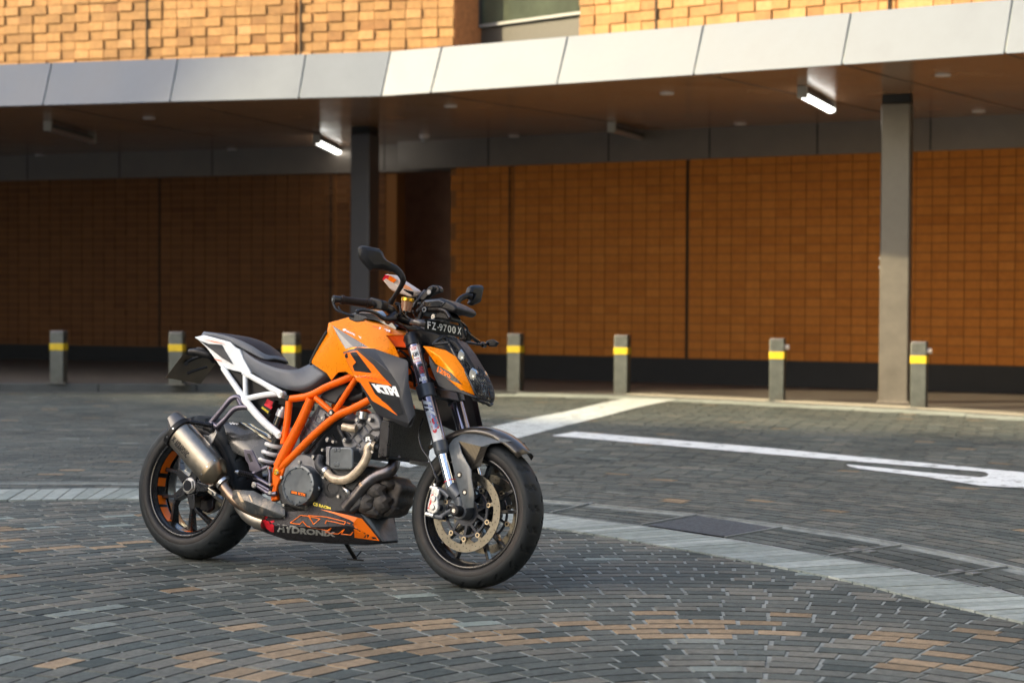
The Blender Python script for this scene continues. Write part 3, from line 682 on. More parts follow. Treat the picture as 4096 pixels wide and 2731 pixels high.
for A_, B_ in (((2202, 2052), (2371, 2012)), ((2568, 2100), (2785, 2060)), ((2902, 2150), (3125, 2110)), ((3316, 2222), (3602, 2182)), ((3718, 2309), (4028, 2268))):
    p, q = G(*A_), G(*B_); d = (q-p).normalized(); t = Vector((-d.y, d.x, 0))
    mb.hexa([z_(c, z) for z in (-.02, .0075) for c in (p-t*.006, q-t*.006, q+t*.006, p+t*.006)])
    if A_[0] > 3000:
        for s_ in (-1, 1):
            c = p.lerp(q, .45)+t*s_*.045; mbo.hexa([z_(c+d*u_*.03+t*v_*.022, z) for z in (-.01, .0070) for u_, v_ in ((-1, -1), (1, -1), (1, 1), (-1, 1))])
[to_parent(o_, cov) for o_ in mb.each('cross_frame', EDG, smooth=0)]; [to_parent(o_, cov) for o_ in mbo.each('lifting_eye', M('eye_plate', (.16, .18, .18), .5, .4), smooth=0)]
fp_ = [G(2590, 2103), G(2790, 2064), G(3095, 2113), G(2890, 2148)]
to_parent(finish('asphalt_infill', [z_(p, .0050) for p in fp_], [(0, 1, 2, 3)], M('asphalt_fill', (.058, .066, .072), .8, var=.5, vscale=60, bump=.8, bscale=200), smooth=0), cov)

# painted road markings (sheets just above the pavers)
def paint_mat(name, col):
    m = M(name, col, .55, var=.05, vscale=20); t = m.node_tree; p = t.nodes['Principled BSDF']
    return m
def worn_paint(name, col, wear=.60):
    m = bpy.data.materials.new(name); m.use_nodes = True; t = m.node_tree; p = t.nodes['Principled BSDF']; p.inputs['Roughness'].default_value = .65; p.inputs['Specular IOR Level'].default_value = .3
    g_ = _n(t, 'ShaderNodeNewGeometry'); sb = _n(t, 'ShaderNodeVectorMath', operation='SUBTRACT'); sb.inputs[1].default_value = (CB[0], CB[1], 0); t.links.new(g_.outputs['Position'], sb.inputs[0])
    ln_ = _n(t, 'ShaderNodeVectorMath', operation='LENGTH'); t.links.new(sb.outputs[0], ln_.inputs[0])
    m1 = _n(t, 'ShaderNodeMath', operation='SUBTRACT'); m1.inputs[1].default_value = RS1; t.links.new(ln_.outputs['Value'], m1.inputs[0])
    m2 = _n(t, 'ShaderNodeMath', operation='DIVIDE'); m2.inputs[1].default_value = .0965; t.links.new(m1.outputs[0], m2.inputs[0])
    m3 = _n(t, 'ShaderNodeMath', operation='FRACT'); t.links.new(m2.outputs[0], m3.inputs[0])
    nz = _n(t, 'ShaderNodeTexNoise'); nz.inputs['Scale'].default_value = 7; nz.inputs['Detail'].default_value = 9; nz.inputs['Roughness'].default_value = .75; t.links.new(g_.outputs['Position'], nz.inputs[0])
    lt = _n(t, 'ShaderNodeMath', operation='LESS_THAN'); t.links.new(m3.outputs[0], lt.inputs[0])
    mj = _n(t, 'ShaderNodeMath', operation='MULTIPLY'); mj.inputs[1].default_value = .22; t.links.new(nz.outputs[0], mj.inputs[0]); t.links.new(mj.outputs[0], lt.inputs[1])
    rp_ = _n(t, 'ShaderNodeMapRange'); rp_.inputs[1].default_value = wear-.02; rp_.inputs[2].default_value = wear+.05; t.links.new(nz.outputs[0], rp_.inputs[0])
    mx_ = _n(t, 'ShaderNodeMath', operation='MAXIMUM'); t.links.new(lt.outputs[0], mx_.inputs[0]); t.links.new(rp_.outputs[0], mx_.inputs[1])
    mm = _n(t, 'ShaderNodeMix', data_type='RGBA'); mm.inputs[6].default_value = (*col, 1); mm.inputs[7].default_value = (.14, .15, .135, 1); t.links.new(mx_.outputs[0], mm.inputs[0]); t.links.new(mm.outputs[2], p.inputs['Base Color'])
    return m
PAINT = worn_paint('white_road_paint', (.74, .77, .75), .57)
def ground_poly(name, pts, z, mat):
    vs2 = [z_(G(*p), z) for p in pts]
    bm = bmesh.new(); vv = [bm.verts.new(v) for v in vs2]; f = bm.faces.new(vv); bmesh.ops.triangulate(bm, faces=[f]); me = bpy.data.meshes.new(name); bm.to_mesh(me); bm.free(); me.materials.append(mat)
    o = bpy.data.objects.new(name, me); COL.objects.link(o); return tag(o, kind='structure')
ground_poly('painted_stripe', [(2500, 1594), (2712, 1598), (2560, 1628), (2400, 1670), (2230, 1712), (2060, 1757), (1850, 1812), (1640, 1872), (1520, 1850), (1800, 1752), (2000, 1701), (2140, 1670), (2275, 1645), (2400, 1615)], .0052, worn_paint('pale_road_paint', (.58, .62, .59), .56))
ground_poly('painted_arrow', [(2205, 1744), (2300, 1728), (3076, 1793), (3420, 1827), (3920, 1874), (4096, 1891), (4600, 1945), (4600, 2010), (4096, 1954), (3920, 1944), (3700, 1908), (3440, 1877), (3395, 1866), (3385, 1859), (3440, 1864), (3500, 1870), (3700, 1891), (3920, 1911), (3948, 1906), (3955, 1898), (3940, 1890), (3920, 1887), (3400, 1845), (3076, 1818), (2330, 1754)], .0052, PAINT)

# ---- bollards
BOLM = M('bollard_steel', (.105, .112, .100), .42, .4, 0, var=.28, vscale=9, rvar=.1, dirt=(.06, .055, .045))
BOLY = M('yellow_reflective_band', (.62, .43, .01), .5, var=.15, vscale=20)
def bollard(px_, py_, rz, sens, label, z0=0.0, h=.715, w_=.165):
    g = G(px_, py_, z0); e = empty('bollard', (g.x, g.y+.08, z0), rz)
    mb = MB(); mb.box((0, 0, h*.5-.01), w_, w_, h-.02+.0); mb.build('post', BOLM, e, smooth=30, bevel=.008)
    mb = MB(); mb.box((0, 0, .006), w_+.07, w_+.07, .012); mb.build('base_plate', M('base_plate_steel', (.12, .12, .11), .6, .3, var=.3), e, smooth=0, bevel=.002)
    mb = MB(); mb.box((0, 0, h-.012), w_*.97, w_*.97, .024); mb.build('cap', M('bollard_cap', (.16, .15, .15), .5, .3), e, smooth=30, bevel=.006)
    mb = MB()
    s = w_/2+.004; zz0, zz1 = h-.235, h-.15
    P = [Vector((x*s, y*s, z)) for z in (zz0, zz1) for x, y in ((-1, -1), (1, -1), (1, 1), (-1, 1))]
    mb.hexa(P); mb.build('reflective_band', BOLY, e, smooth=30, bevel=.006)
    if sens:
        mb = MB(); mb.cyl((w_/2-.002, -.02, h-.10), (w_/2+.05, -.02, h-.10), .034, .03, n=18); mb.build('side_lens', M('bollard_lens', (.72, .6, .5), .3), e)
    else:
        mb = MB(); mb.cyl((w_/2-.002, 0, h-.09), (w_/2+.006, 0, h-.09), .02, n=14); mb.build('side_plate', BLACK, e)
    tag(e, label, 'bollard', 'square steel bollards along the road edge')
bollard(229, 1534, -R(6), 0, 'leftmost square steel bollard with yellow band', .1, .63)
bollard(704, 1539, -R(5), 0, 'square steel bollard partly behind the tilted rear plate', .1, .63)
bollard(1163, 1546, -R(17), 0, 'square steel bollard seen between the seat and the fuel tank', .1, .63)
bollard(2062, 1567, -R(19), 0, 'square steel bollard just right of the headlight', 0)
bollard(2490, 1578, -R(18), 0, 'square steel bollard standing at the top end of the wide pale stripe', 0)
bollard(3113, 1607, -R(16), 1, 'square steel bollard left of the pale pillar, with round side lens', 0)
bollard(3682, 1635, -R(20), 1, 'square steel bollard right of the pale pillar, with round side lens', 0)

# ---- unseen sun blockers added behind the camera: outline leaves one patch of low sun
_pp = Vector((-TO_SUN.y, TO_SUN.x, 0))
def opp(s, q): return TO_SUN*40+_pp*s+Vector((0, 0, q))
FAC = M('sun_blocker_face', (.30, .28, .25), .6, var=.1, vscale=.2)
for nm, prof, lb in (('unseen_sun_blocker', [(-60, 0), (-60, 20), (-30, 21.2), (-27.2, 21.7), (-23.9, 24.0), (-22.6, 24.6), (-22.6, 0)], 'unseen pale mass behind the viewer on the left, added to block sun'),
                 ('unseen_sun_blocker', [(-22.5, 0), (-22.5, 19.1), (-20.4, 19.5), (-18.15, 20.5), (-16.3, 21.4), (-12, 23.8), (4, 25), (4, 0)], 'long lower pale mass behind the viewer, unseen, added to block sun')):
    mb = MB(); mb.prism([opp(*p) for p in prof], TO_SUN*9); tag(mb.build(nm, FAC, smooth=0), lb, 'light blocker')

for nm, c_, sx_, sy_, hh_, lb in (('unseen_sky_blocker', (23, -2, 0), 14, 34, 21, 'grey block right of the forecourt, unseen, added to cut low sky light'), ('unseen_sky_blocker', (6, -27, 0), 30, 12, 19, 'grey block behind the viewer, unseen, added to cut low sky light')):  # added out of view to block low sky, so light falls from above
    mb = MB(); mb.box((c_[0], c_[1], hh_/2), sx_, sy_, hh_); ob = mb.build(nm, M('sky_blocker_face', (.16, .155, .145), .6, var=.1, vscale=.2), smooth=0); tag(ob, lb, 'light blocker')
    mb = MB()
    for k in range(6):
        mb.box((c_[0], c_[1], 2.4+k*3.3), sx_+.06, sy_+.06, 1.5)
    mb.build('blocker_window_band', M('sky_blocker_glass', (.03, .035, .04), .12, 0, .4), ob, smooth=0)

# ================================================================== MOTORCYCLE
bike = empty('motorcycle'); bike.matrix_world = BM
tag(bike, 'orange and grey naked sport motorcycle leaning on its side stand on the pavers', 'motorcycle')
YA = Vector((0, -1, 0))            # towards the bike's right side (the side we see)
WB, RR, RF = 1.482, .318, .300
def V3(x, lat, z): return Vector((x, -lat, z))
def P_(tagc, pts, lat):            # list of (x,y) or (x,y,lat)
    return [L(tagc, p[0], p[1], p[2] if len(p) > 2 else lat) for p in pts]
def prism(name, tagc, pts, lo, li, mat, parent=bike, bevel=.004, mirror=False, **kw):
    o = P_(tagc, pts, lo); mb = MB(); mb.prism(o, (0, lo-li, 0))
    if mirror: mb.mirror()
    return mb.build(name, mat, parent, bevel=bevel, **kw)
def tubes(name, lst, mat, parent=bike, mirror=False, n=14, **kw):
    mb = MB()
    for pts, r in lst: mb.tube(pts, r, n=n)
    if mirror: mb.mirror()
    return mb.build(name, mat, parent, **kw)
def facets(name, verts, faces, mat, parent=bike, thick=.004, mirror=False, bevel=.003, smooth=28, midx=None, subd=0):
    mb = MB(); mb.add(verts, faces)
    if midx: mb.m = list(midx)
    if mirror: mb.mirror()
    return mb.build(name, mat, parent, solid=thick, bevel=bevel, smooth=smooth, subd=subd)
def decal(name, pl, tagc, pts, mat, parent, off=.0016):
    vs_ = [pl.at(tagc, x, y, off) for x, y in pts]
    bm = bmesh.new(); vv = [bm.verts.new(v) for v in vs_]; f = bm.faces.new(vv); bmesh.ops.triangulate(bm, faces=[f]); me = bpy.data.meshes.new(name); bm.to_mesh(me); bm.free()
    me.materials.append(mat); o = bpy.data.objects.new(name, me); COL.objects.link(o); o.parent = parent; return o
def lettering(name, pl, tagc, string, quad, mat, parent, bold=.03, off=.002, space=1.0):
    mb = MB(); q = [pl.at(tagc, x, y, off) for x, y in quad]; text_quad(mb, string, q, bold, space=space)
    return mb.build(name, mat, parent, smooth=0)

# ---------------- wheels
def tyre_prof(Rt, hw, rr, n=26, sq=.72):
    out = []
    for i in range(n+1):
        a = -math.pi*.60+math.pi*1.20*i/n
        h = hw*math.sin(max(-math.pi/2, min(math.pi/2, a))) if abs(a) <= math.pi/2 else hw*math.copysign(1-(abs(a)-math.pi/2)*.9, a)
        k = math.cos(a) if abs(a) < math.pi/2 else 0
        r = rr+.030+(Rt-rr-.030)*(k**sq if k > 0 else 0) if abs(a) < math.pi/2 else rr+.030*(1-(abs(a)-math.pi/2)/(math.pi*.10))
        out.append((r, h))
    return out
def wheel_tyre(name, parent, x, Rt, hw, lab_pat):
    prof = tyre_prof(Rt, hw, .224)
    K = len(prof)
    def groove(a, j, r, h):
        u = h/hw
        if abs(u) > .9 or abs(u) < .12: return 0
        N = 22; s = 1 if u > 0 else -1
        ph = (a*N/(2*math.pi)+abs(u)*1.15*lab_pat+(0 if s > 0 else .5)) % 1
        seg = abs(u)
        d = min(ph, 1-ph)
        on = (.16 < seg < .54) or (.60 < seg < .88)
        if seg >= .58: d = min((ph+.45) % 1, 1-(ph+.45) % 1)
        return -.009*max(0, 1-d/.10)**.5 if on else 0
    mb = MB(); mb.lathe(V3(x, 0, Rt), YA, prof, n=900, rfun=groove, up=(1, 0, 0))
    t = mb.build(name, RUBBER, parent, smooth=50)
    mb = MB()
    for s in (-1, 1):          # raised sidewall band and bead line
        j = [p for p in prof if p[1]*s > hw*.80 and p[0] < .224+.062]
        mb.lathe(V3(x, 0, Rt), YA, [(.262, s*hw*.955), (.259, s*(hw*.985)), (.240, s*(hw*.975)), (.232, s*(hw*.90)), (.228, s*hw*.80)], n=160, up=(1, 0, 0))
    mb.build('sidewall_band', RUBSIDE, parent, smooth=50)
    return t
def rim_flange(mb, x, Rt, hw):
    for s in (-1, 1):
        mb.lathe(V3(x, 0, Rt), YA, [(.222, s*(hw-.012)), (.2275, s*(hw-.004)), (.2275, s*hw), (.222, s*(hw+.002)), (.216, s*hw), (.213, s*(hw-.010)), (.207, s*(hw-.016)), (.203, s*(hw-.022)), (.201, s*(hw-.034)), (.198, s*(hw*.1))], n=160, up=(1, 0, 0))
    mb.lathe(V3(x, 0, Rt), YA, [(.205, -hw+.02), (.204, 0), (.205, hw-.02)], n=120, up=(1, 0, 0))
def spoke(mb, x, Rt, a, r0, l0, r1, l1, w0, w1, dep0, dep1, da=0):
    """bar from radius r0 angle a to radius r1 angle a+da"""
    c = V3(x, 0, Rt)
    def pt(r, ang, lat, off): 
        d = Vector((math.cos(ang), 0, math.sin(ang))); t = Vector((-math.sin(ang), 0, math.cos(ang)))
        return c+d*r+t*off+YA*lat
    P = []
    for dz in (-1, 1):
        P += [pt(r0, a, l0+dz*dep0/2, -w0/2), pt(r1, a+da, l1+dz*dep1/2, -w1/2), pt(r1, a+da, l1+dz*dep1/2, w1/2), pt(r0, a, l0+dz*dep0/2, w0/2)]
    mb.hexa(P)
# rear wheel
rw = empty('rear_wheel'); rw.parent = bike
wheel_tyre('tyre', rw, 0, RR, .093, 1)
mb = MB(); rim_flange(mb, 0, RR, .081)
for i in range(5):
    a = R(142+72*i)
    spoke(mb, 0, RR, a, .040, .045, .105, .050, .044, .028, .05, .04)
    for s in (-1, 1):
        spoke(mb, 0, RR, a, .088, .050, .130, .046, .018, .015, .036, .03, da=s*R(10))
        spoke(mb, 0, RR, a+s*R(10), .126, .046, .200, .010, .016, .020, .03, .045, da=s*R(8.5))
mb.cyl(V3(0, -.04, RR), V3(0, .060, RR), .062, .050, n=40); mb.cyl(V3(0, .05, RR), V3(0, .070, RR), .045, .040, n=40)
mb.build('rim', RIMB, rw, bevel=.003, smooth=40)
mb = MB()
for a0, a1 in ((126, 149), (153, 165), (177, 188), (194, 228), (249, 264), (20, 50), (62, 96)):
    mb.lathe(V3(0, 0, RR), YA, [(.1972, .012), (.1992, .046), (.2008, .057)], n=14, a0=R(-a1), a1=R(-a0), up=(1, 0, 0))
mb.each('rim_stripe', OINK, rw, smooth=60)
mb = MB(); mb.cyl(V3(0, .070, RR), V3(0, .083, RR), .034, .033, n=6, cap=True); mb.cyl(V3(0, .068, RR), V3(0, .074, RR), .036, n=36); mb.build('axle_nut', STEEL, rw, bevel=.003)
mb = MB(); mb.cyl(V3(0, .080, RR), V3(0, .0842, RR), .0235, n=32); mb.build('axle_bore', BLACKG, rw)
mb = MB(); mb.lathe(V3(0, -.045, RR), YA, [(.088, -.0025), (.12, -.0025), (.12, .0025), (.088, .0025), (.088, -.0025)], n=64)
for k in range(40):
    a = 2*math.pi*k/40; r_ = .097+.008*(k % 3); c = V3(r_*math.cos(a), -.0424, RR+r_*math.sin(a)); mb.cyl(c, c+YA*.0006, .0028, n=8, m=1)
for k in range(6): spoke(mb, 0, RR, R(60*k), .04, -.045, .092, -.045, .014, .014, .004, .004)
mb.build('brake_disc', [DISC, BLACK], rw)
mb = MB(); mb.prism(P_('F', [(690, 830), (790, 790), (850, 850), (840, 960), (770, 1000), (680, 960)], -.03), (0, .05, 0)); mb.build('rear_caliper', BLKMET, bike, bevel=.006)
# front wheel
fw = empty('front_wheel'); fw.parent = bike
wheel_tyre('tyre', fw, WB, RF, .060, -1)
mb = MB(); rim_flange(mb, WB, RF, .050)
for i in range(5):
    a = R(-54+72*i)
    for s in (-1, 1):
        spoke(mb, WB, RF, a+s*R(6), .040, .0, .207, .0, .018, .013, .03, .022, da=s*R(7))
mb.cyl(V3(WB, -.068, RF), V3(WB, .068, RF), .034, n=36)
mb.build('rim', RIMB, fw, bevel=.002, smooth=40)
for s in (1, -1):
    mb = MB(); lt = .074*s; c = V3(WB, lt, RF)
    inner = []
    mb.lathe(c, YA, [(.1285, -.0025), (.160, -.0025), (.160, .0025), (.1285, .0025), (.1285, -.0025)], n=96)
    for k in range(60):
        a = 2*math.pi*k/60; r_ = (.135, .144, .153)[k % 3]; q = V3(WB+r_*math.cos(a), lt+.0024, RF+r_*math.sin(a)); mb.cyl(q, q+YA*.0008, .0024, n=8, m=1)
    for k in range(10):       # gold tabs
        a = R(18+36*k); spoke(mb, WB, RF, a, .110, lt, .131, lt, .013, .017, .0045, .0045)
    d = mb.build('brake_disc', [DISC, BLACK], fw)
    mb = MB()
    mb.lathe(c, YA, [(.092, -.003), (.101, -.003), (.101, .003), (.092, .003), (.092, -.003)], n=80)
    mb.lathe(c, YA, [(.034, -.004), (.056, -.004), (.056, .004), (.034, .004), (.034, -.004)], n=48)
    for k in range(10):
        a = R(18+36*k); g = R(9)*(1 if k % 2 else -1)
        spoke(mb, WB, RF, a+g, .05, lt, .096, lt, .013, .010, .006, .006, da=-g)
    mb.build('disc_carrier', M('disc_carrier_blue_black', (.04, .045, .06), .35, .6, 0), fw)
    mb = MB()
    for k in range(10):
        a = R(18+36*k); q = V3(WB+.108*math.cos(a), lt-.004, RF+.108*math.sin(a)); mb.cyl(q, q+YA*.009, .0105, n=18)
        mb.cyl(q+YA*.009, q+YA*.0094, .0055, n=12, m=1)
    mb.each('disc_bobbin', [GOLDC, BLACK], fw, per=2)

# ---------------- front fork
def fk(x, y, lat=.105, t='E'): return L(t, x, y, lat)
top, clampc, bot, low = L('P', 1648, 1352, .105), L('P', 1713, 1565, .105), L('P', 1771, 1807, .105), L('P', 1808, 1954, .105)
ax_d = (low-top).normalized(); 
def alongf(t): return top+ax_d*t
FLn = (low-top).length
tb = (bot-top).dot(ax_d); tc_ = (clampc-top).dot(ax_d)
for s in (1, -1):
    S_m = (lambda v: v) if s == 1 else (lambda v: Vector((v.x, -v.y, v.z)))
    mb = MB(); mb.cyl(S_m(alongf(.03)), S_m(alongf(tb-.03)), .0285, .0285, n=40, cap=False)
    leg = mb.build('fork_tube', FORKU, bike)
    mb = MB(); mb.cyl(S_m(alongf(-.012)), S_m(alongf(.035)), .0335, n=36); mb.cyl(S_m(alongf(-.022)), S_m(alongf(-.01)), .024, n=24)
    mb.build('fork_cap', BLKMET, leg, bevel=.003)
    mb = MB(); mb.cyl(S_m(alongf(tc_-.03)), S_m(alongf(tc_+.025)), .038, n=36); mb.cyl(S_m(alongf(tb-.045)), S_m(alongf(tb)), .0315, .031, n=36); mb.cyl(S_m(alongf(tb)), S_m(alongf(tb+.012)), .031, .027, n=36)
    mb.each('fork_collar', FORKF, leg, bevel=.002)
    mb = MB(); mb.cyl(S_m(alongf(tb-.01)), S_m(alongf(FLn+.02)), .0235, n=40); mb.build('stanchion', CHROME, leg)
    if s == 1:
        mb = MB(); mb.cyl(alongf(FLn-.034), alongf(FLn-.031), .0245, n=32); mb.build('travel_ring', REDP, leg)
    mb = MB()
    a = alongf(FLn-.005); b = V3(WB-.012, .105, RF+.055); mb.cyl(S_m(a), S_m(b), .0305, .031, n=32)
    mb.cyl(S_m(V3(WB, .075, RF)), S_m(V3(WB, .128, RF)), .034, n=32); mb.cyl(S_m(b), S_m(V3(WB, .105, RF)), .031, .028, n=24)
    foot = mb.build('fork_foot', FORKF, leg, bevel=.003)
    mb = MB(); mb.cyl(S_m(V3(WB, .125, RF)), S_m(V3(WB, .165, RF)), .023, .021, n=28); mb.build('axle_slider', BLACK, leg, bevel=.004)
    mb = MB(); mb.cyl(S_m(V3(WB, .165, RF)), S_m(V3(WB, .168, RF)), .008, n=14); mb.build('axle_bolt', STEEL, leg)
    if s == 1: RIGHT_LEG = leg
# triple clamps
mb = MB()
for t_, hh in ((.02, .012), (tc_-.004, .022)):
    c = alongf(t_); n_ = ax_d
    pts = [Vector((c.x+dx, y, c.z)) for dx, y in ((-.035, .12), (.03, .12), (.035, .0), (.03, -.12), (-.035, -.12), (-.05, 0))]
    for p in pts: p.z += -ax_d.x*0
    mb.prism([p-n_*hh for p in pts], n_*2*hh)
mb.each('triple_clamp', BLKMET, bike, bevel=.005)
# WP letters down the fork tube (wrapped on the tube)
def fork_text(string, t0, t1, a0, a1, mat, bold=.03, rr=.0289, name='fork_lettering'):
    """letters run along the tube from t0 (start) to t1, spanning angles a0..a1 around it"""
    v, f = text2d(string, bold); u0 = (CL-alongf(.3)); u0 = (u0-ax_d*u0.dot(ax_d)).normalized(); w0 = ax_d.cross(u0)
    if w0.x < 0: w0 = -w0
    mb = MB(); pts = []
    for a, b in v:
        an = a0+(a1-a0)*b; pts.append(alongf(t0+(t1-t0)*a)+(u0*math.cos(an)+w0*math.sin(an))*rr)
    mb.add(pts, f); return mb.build(name, mat, RIGHT_LEG, smooth=0)
def fork_patch(t0, t1, a0, a1, mat, rr=.0287, name='fork_sticker', skew=0):
    u0 = (CL-alongf(.3)); u0 = (u0-ax_d*u0.dot(ax_d)).normalized(); w0 = ax_d.cross(u0)
    if w0.x < 0: w0 = -w0
    mb = MB(); n = 8; V = []
    for i in range(n+1):
        an = a0+(a1-a0)*i/n; d = (u0*math.cos(an)+w0*math.sin(an))*rr; sk = skew*(i/n-.5)
        V += [alongf(t0+sk)+d, alongf(t1+sk)+d]
    mb.add(V, [(2*i, 2*i+1, 2*i+3, 2*i+2) for i in range(n)]); return mb.build(name, mat, RIGHT_LEG)
fork_patch(.045, .115, -.75, .45, WHT); fork_patch(.047, .049, -.75, .45, REDP, .0289); fork_patch(.111, .113, -.75, .45, REDP, .0289)
fork_text('STOP!', .060, .0601, 0, 0, REDP) if False else None
u0 = (CL-alongf(.3)); u0 = (u0-ax_d*u0.dot(ax_d)).normalized(); w0 = ax_d.cross(u0); w0 = w0 if w0.x > 0 else -w0
def fork_word(string, tc, hgt, a0, a1, mat, bold=.03, rr=.0291):
    v, f = text2d(string, bold); mb = MB(); pts = []
    for a, b in v:
        an = a0+(a1-a0)*a; pts.append(alongf(tc-(b-.5)*hgt)+(u0*math.cos(an)+w0*math.sin(an))*rr)
    mb.add(pts, f); return mb.build('fork_lettering', mat, RIGHT_LEG, smooth=0)
fork_word('STOP!', .057, .010, -.55, .20, REDP); fork_word('K&N', .080, .020, -.50, .32, BLKI, .05); fork_word('AIR FILTER', .101, .005, -.6, .3, REDP)
fork_patch(.079, .098, -.70, -.54, YINK, .0290); fork_patch(.079, .098, -.58, -.50, REDP, .02905)
fork_patch(.125, .168, -.30, .62, BLKI); fork_word('ND', .147, .020, -.1, .45, REDP, .0); fork_word('DECAL', .162, .006, -.15, .5, REDP)
fork_word('ALFER', .190, .017, -.62, .62, WHT, .06)
fork_patch(.405, .44, -.95, .60, WHT); fork_patch(.325, .405, -.95, -.30, WHT)
fork_patch(.285, .300, -.95, .25, WHT, .0288, skew=.02); fork_patch(.310, .318, -.95, .25, WHT, .0288, skew=.02); fork_patch(.330, .345, -.3, .4, WHT, .0288, skew=.02); fork_patch(.440, .475, -.95, .5, WHT, .0287)
fork_text('WP', .345, .425, .45, -.55, REDP, .06, .0292) 
# caliper
pl_c = lambda lat: lat
cal = prism('brake_caliper', 'G', [(240, 612), (312, 622), (306, 682), (292, 700), (300, 735), (302, 800), (285, 835), (262, 848), (215, 838), (196, 822), (203, 760), (222, 690)], .118, .060, SILV, bevel=.006, bseg=3)
mb = MB()
for (x, y) in ((262, 712), (250, 790)): q = L('G', x, y, .118); mb.cyl(q, q+YA*.007, .0135, .011, n=20)
for (x0, y0, x1, y1) in ((235, 610, 300, 625), (190, 848, 262, 868)): mb.tube([L('G', x0, y0, .11), L('G', x1, y1, .11)], .0085)
mb.cyl(L('G', 270, 575, .10), L('G', 275, 600, .10), .007, n=10)
mb.build('caliper_piston_cap', SILV, cal, bevel=.001)
mb = MB()
for (x, y) in ((298, 690), (292, 792)): q = L('G', x, y, .108); mb.cyl(q-YA*.02, q+YA*.004, .016, n=20)
mb.tube([L('G', 305, 628, .10), L('G', 350, 650, .10), L('G', 405, 700, .10)], [.011, .010, .014]); mb.tube([L('G', 258, 868, .10), L('G', 320, 880, .10), L('G', 350, 885, .10)], [.010, .011, .010]); mb.tube([L('G', 325, 878, .10), L('G', 375, 845, .10), L('G', 450, 815, .10)], [.010, .010, .014])
mb.build('caliper_bracket', FORKF, cal)
plc = Pl(L('G', 240, 612, .118), L('G', 300, 740, .118), L('G', 215, 838, .118))
lettering('caliper_lettering', plc, 'G', 'brembo', [(222, 808), (258, 672), (236, 668), (203, 800)], REDP, cal, .04, .0015)
# front brake hose
tubes('brake_hose', [([L('G', 165, -20, .10), L('G', 125, 120, .11), L('G', 150, 250, .115), L('G', 215, 350, .115), L('G', 265, 470, .115), L('G', 300, 560, .10)], .0035)], BLACKG)
mb = MB(); mb.tube([L('G', 262, 470, .115), L('G', 285, 520, .113), L('G', 303, 560, .108)], .0075); mb.build('hose_ferrule', BLKMET, bike)

# ---------------- front fender
cF = V3(WB, 0, RF)
def fa(tagc, x, y, lat):
    p = L(tagc, x, y, lat)-cF; return math.degrees(math.atan2(p.z, p.x)), math.hypot(p.x, p.z)
def fpt(a, r, lat): return cF+Vector((math.cos(R(a))*r, 0, math.sin(R(a))*r))+YA*lat
mb = MB(); n = 16; rows = []
for i in range(n+1):
    t = i/n; a = 48+t*(132-48); rt = .336+.010*math.sin(t*math.pi)+(.012 if t > .8 else 0)*(t-.8)/.2
    wd_ = .070-.018*max(0, (.25-t)/.25)
    rows.append([fpt(a, rt-.030, -wd_), fpt(a, rt-.010, -wd_*.82), fpt(a, rt, -wd_*.4), fpt(a, rt+.003, 0), fpt(a, rt, wd_*.4), fpt(a, rt-.010, wd_*.82), fpt(a, rt-.030, wd_)])
V = [p for r_ in rows for p in r_]; F_ = [(i*7+j, i*7+j+1, (i+1)*7+j+1, (i+1)*7+j) for i in range(n) for j in range(6)]
fen = finish('front_fender', V, F_, FENDC, bike, solid=.003, smooth=60)
# side skirt facets (right) mirrored
g = lambda x, y, lat: L('G', x, y, lat)
v = [g(440, 170, .078), g(530, 120, .066), g(700, 126, .062), g(905, 168, .060), g(985, 190, .050), g(780, 215, .080), g(690, 240, .094), g(748, 245, .082), g(720, 320, .080), g(690, 418, .078), g(650, 442, .080), g(605, 452, .088), g(490, 190, .104), g(395, 232, .088)]
skirt = MB(); skirt.add(v, [(0, 1, 2, 6, 12), (2, 3, 5, 6), (3, 4, 5), (5, 7, 6), (0, 12, 13)]); skirt.mirror()
skirt.each('fender_shoulder', FENDG, fen, solid=.003, smooth=20, bevel=.0015)
skirt = MB(); skirt.add([v[12], v[6], v[7], v[8], v[9], v[10], v[11]], [(0, 1, 2, 3, 4, 5, 6)]); skirt.mirror(); skirt.each('fender_skirt', FENDC, fen, solid=.003, smooth=0)
gd = [g(395, 232, .088), g(490, 190, .104), g(520, 300, .126), g(605, 452, .138), g(607, 520, .140), g(630, 660, .140), g(628, 795, .134), g(548, 802, .134), g(520, 745, .137), g(462, 525, .137), g(430, 380, .128)]
skirt = MB(); skirt.add(gd, [(0, 1, 2, 10), (10, 2, 3, 9), (9, 3, 4, 5, 8), (8, 5, 6, 7)]); skirt.mirror(); skirt.each('fork_guard', FENDG, fen, solid=.005, smooth=30, bevel=.002)
mb = MB()
for (x, y) in ((497, 497), (545, 655)): q = g(x, y, .139); mb.cyl(q-YA*.004, q+YA*.002, .0125, n=22, m=1); mb.cyl(q, q+YA*.005, .0065, n=14)
mb.each('guard_bolt', [STEEL, BLACK], fen, per=2)

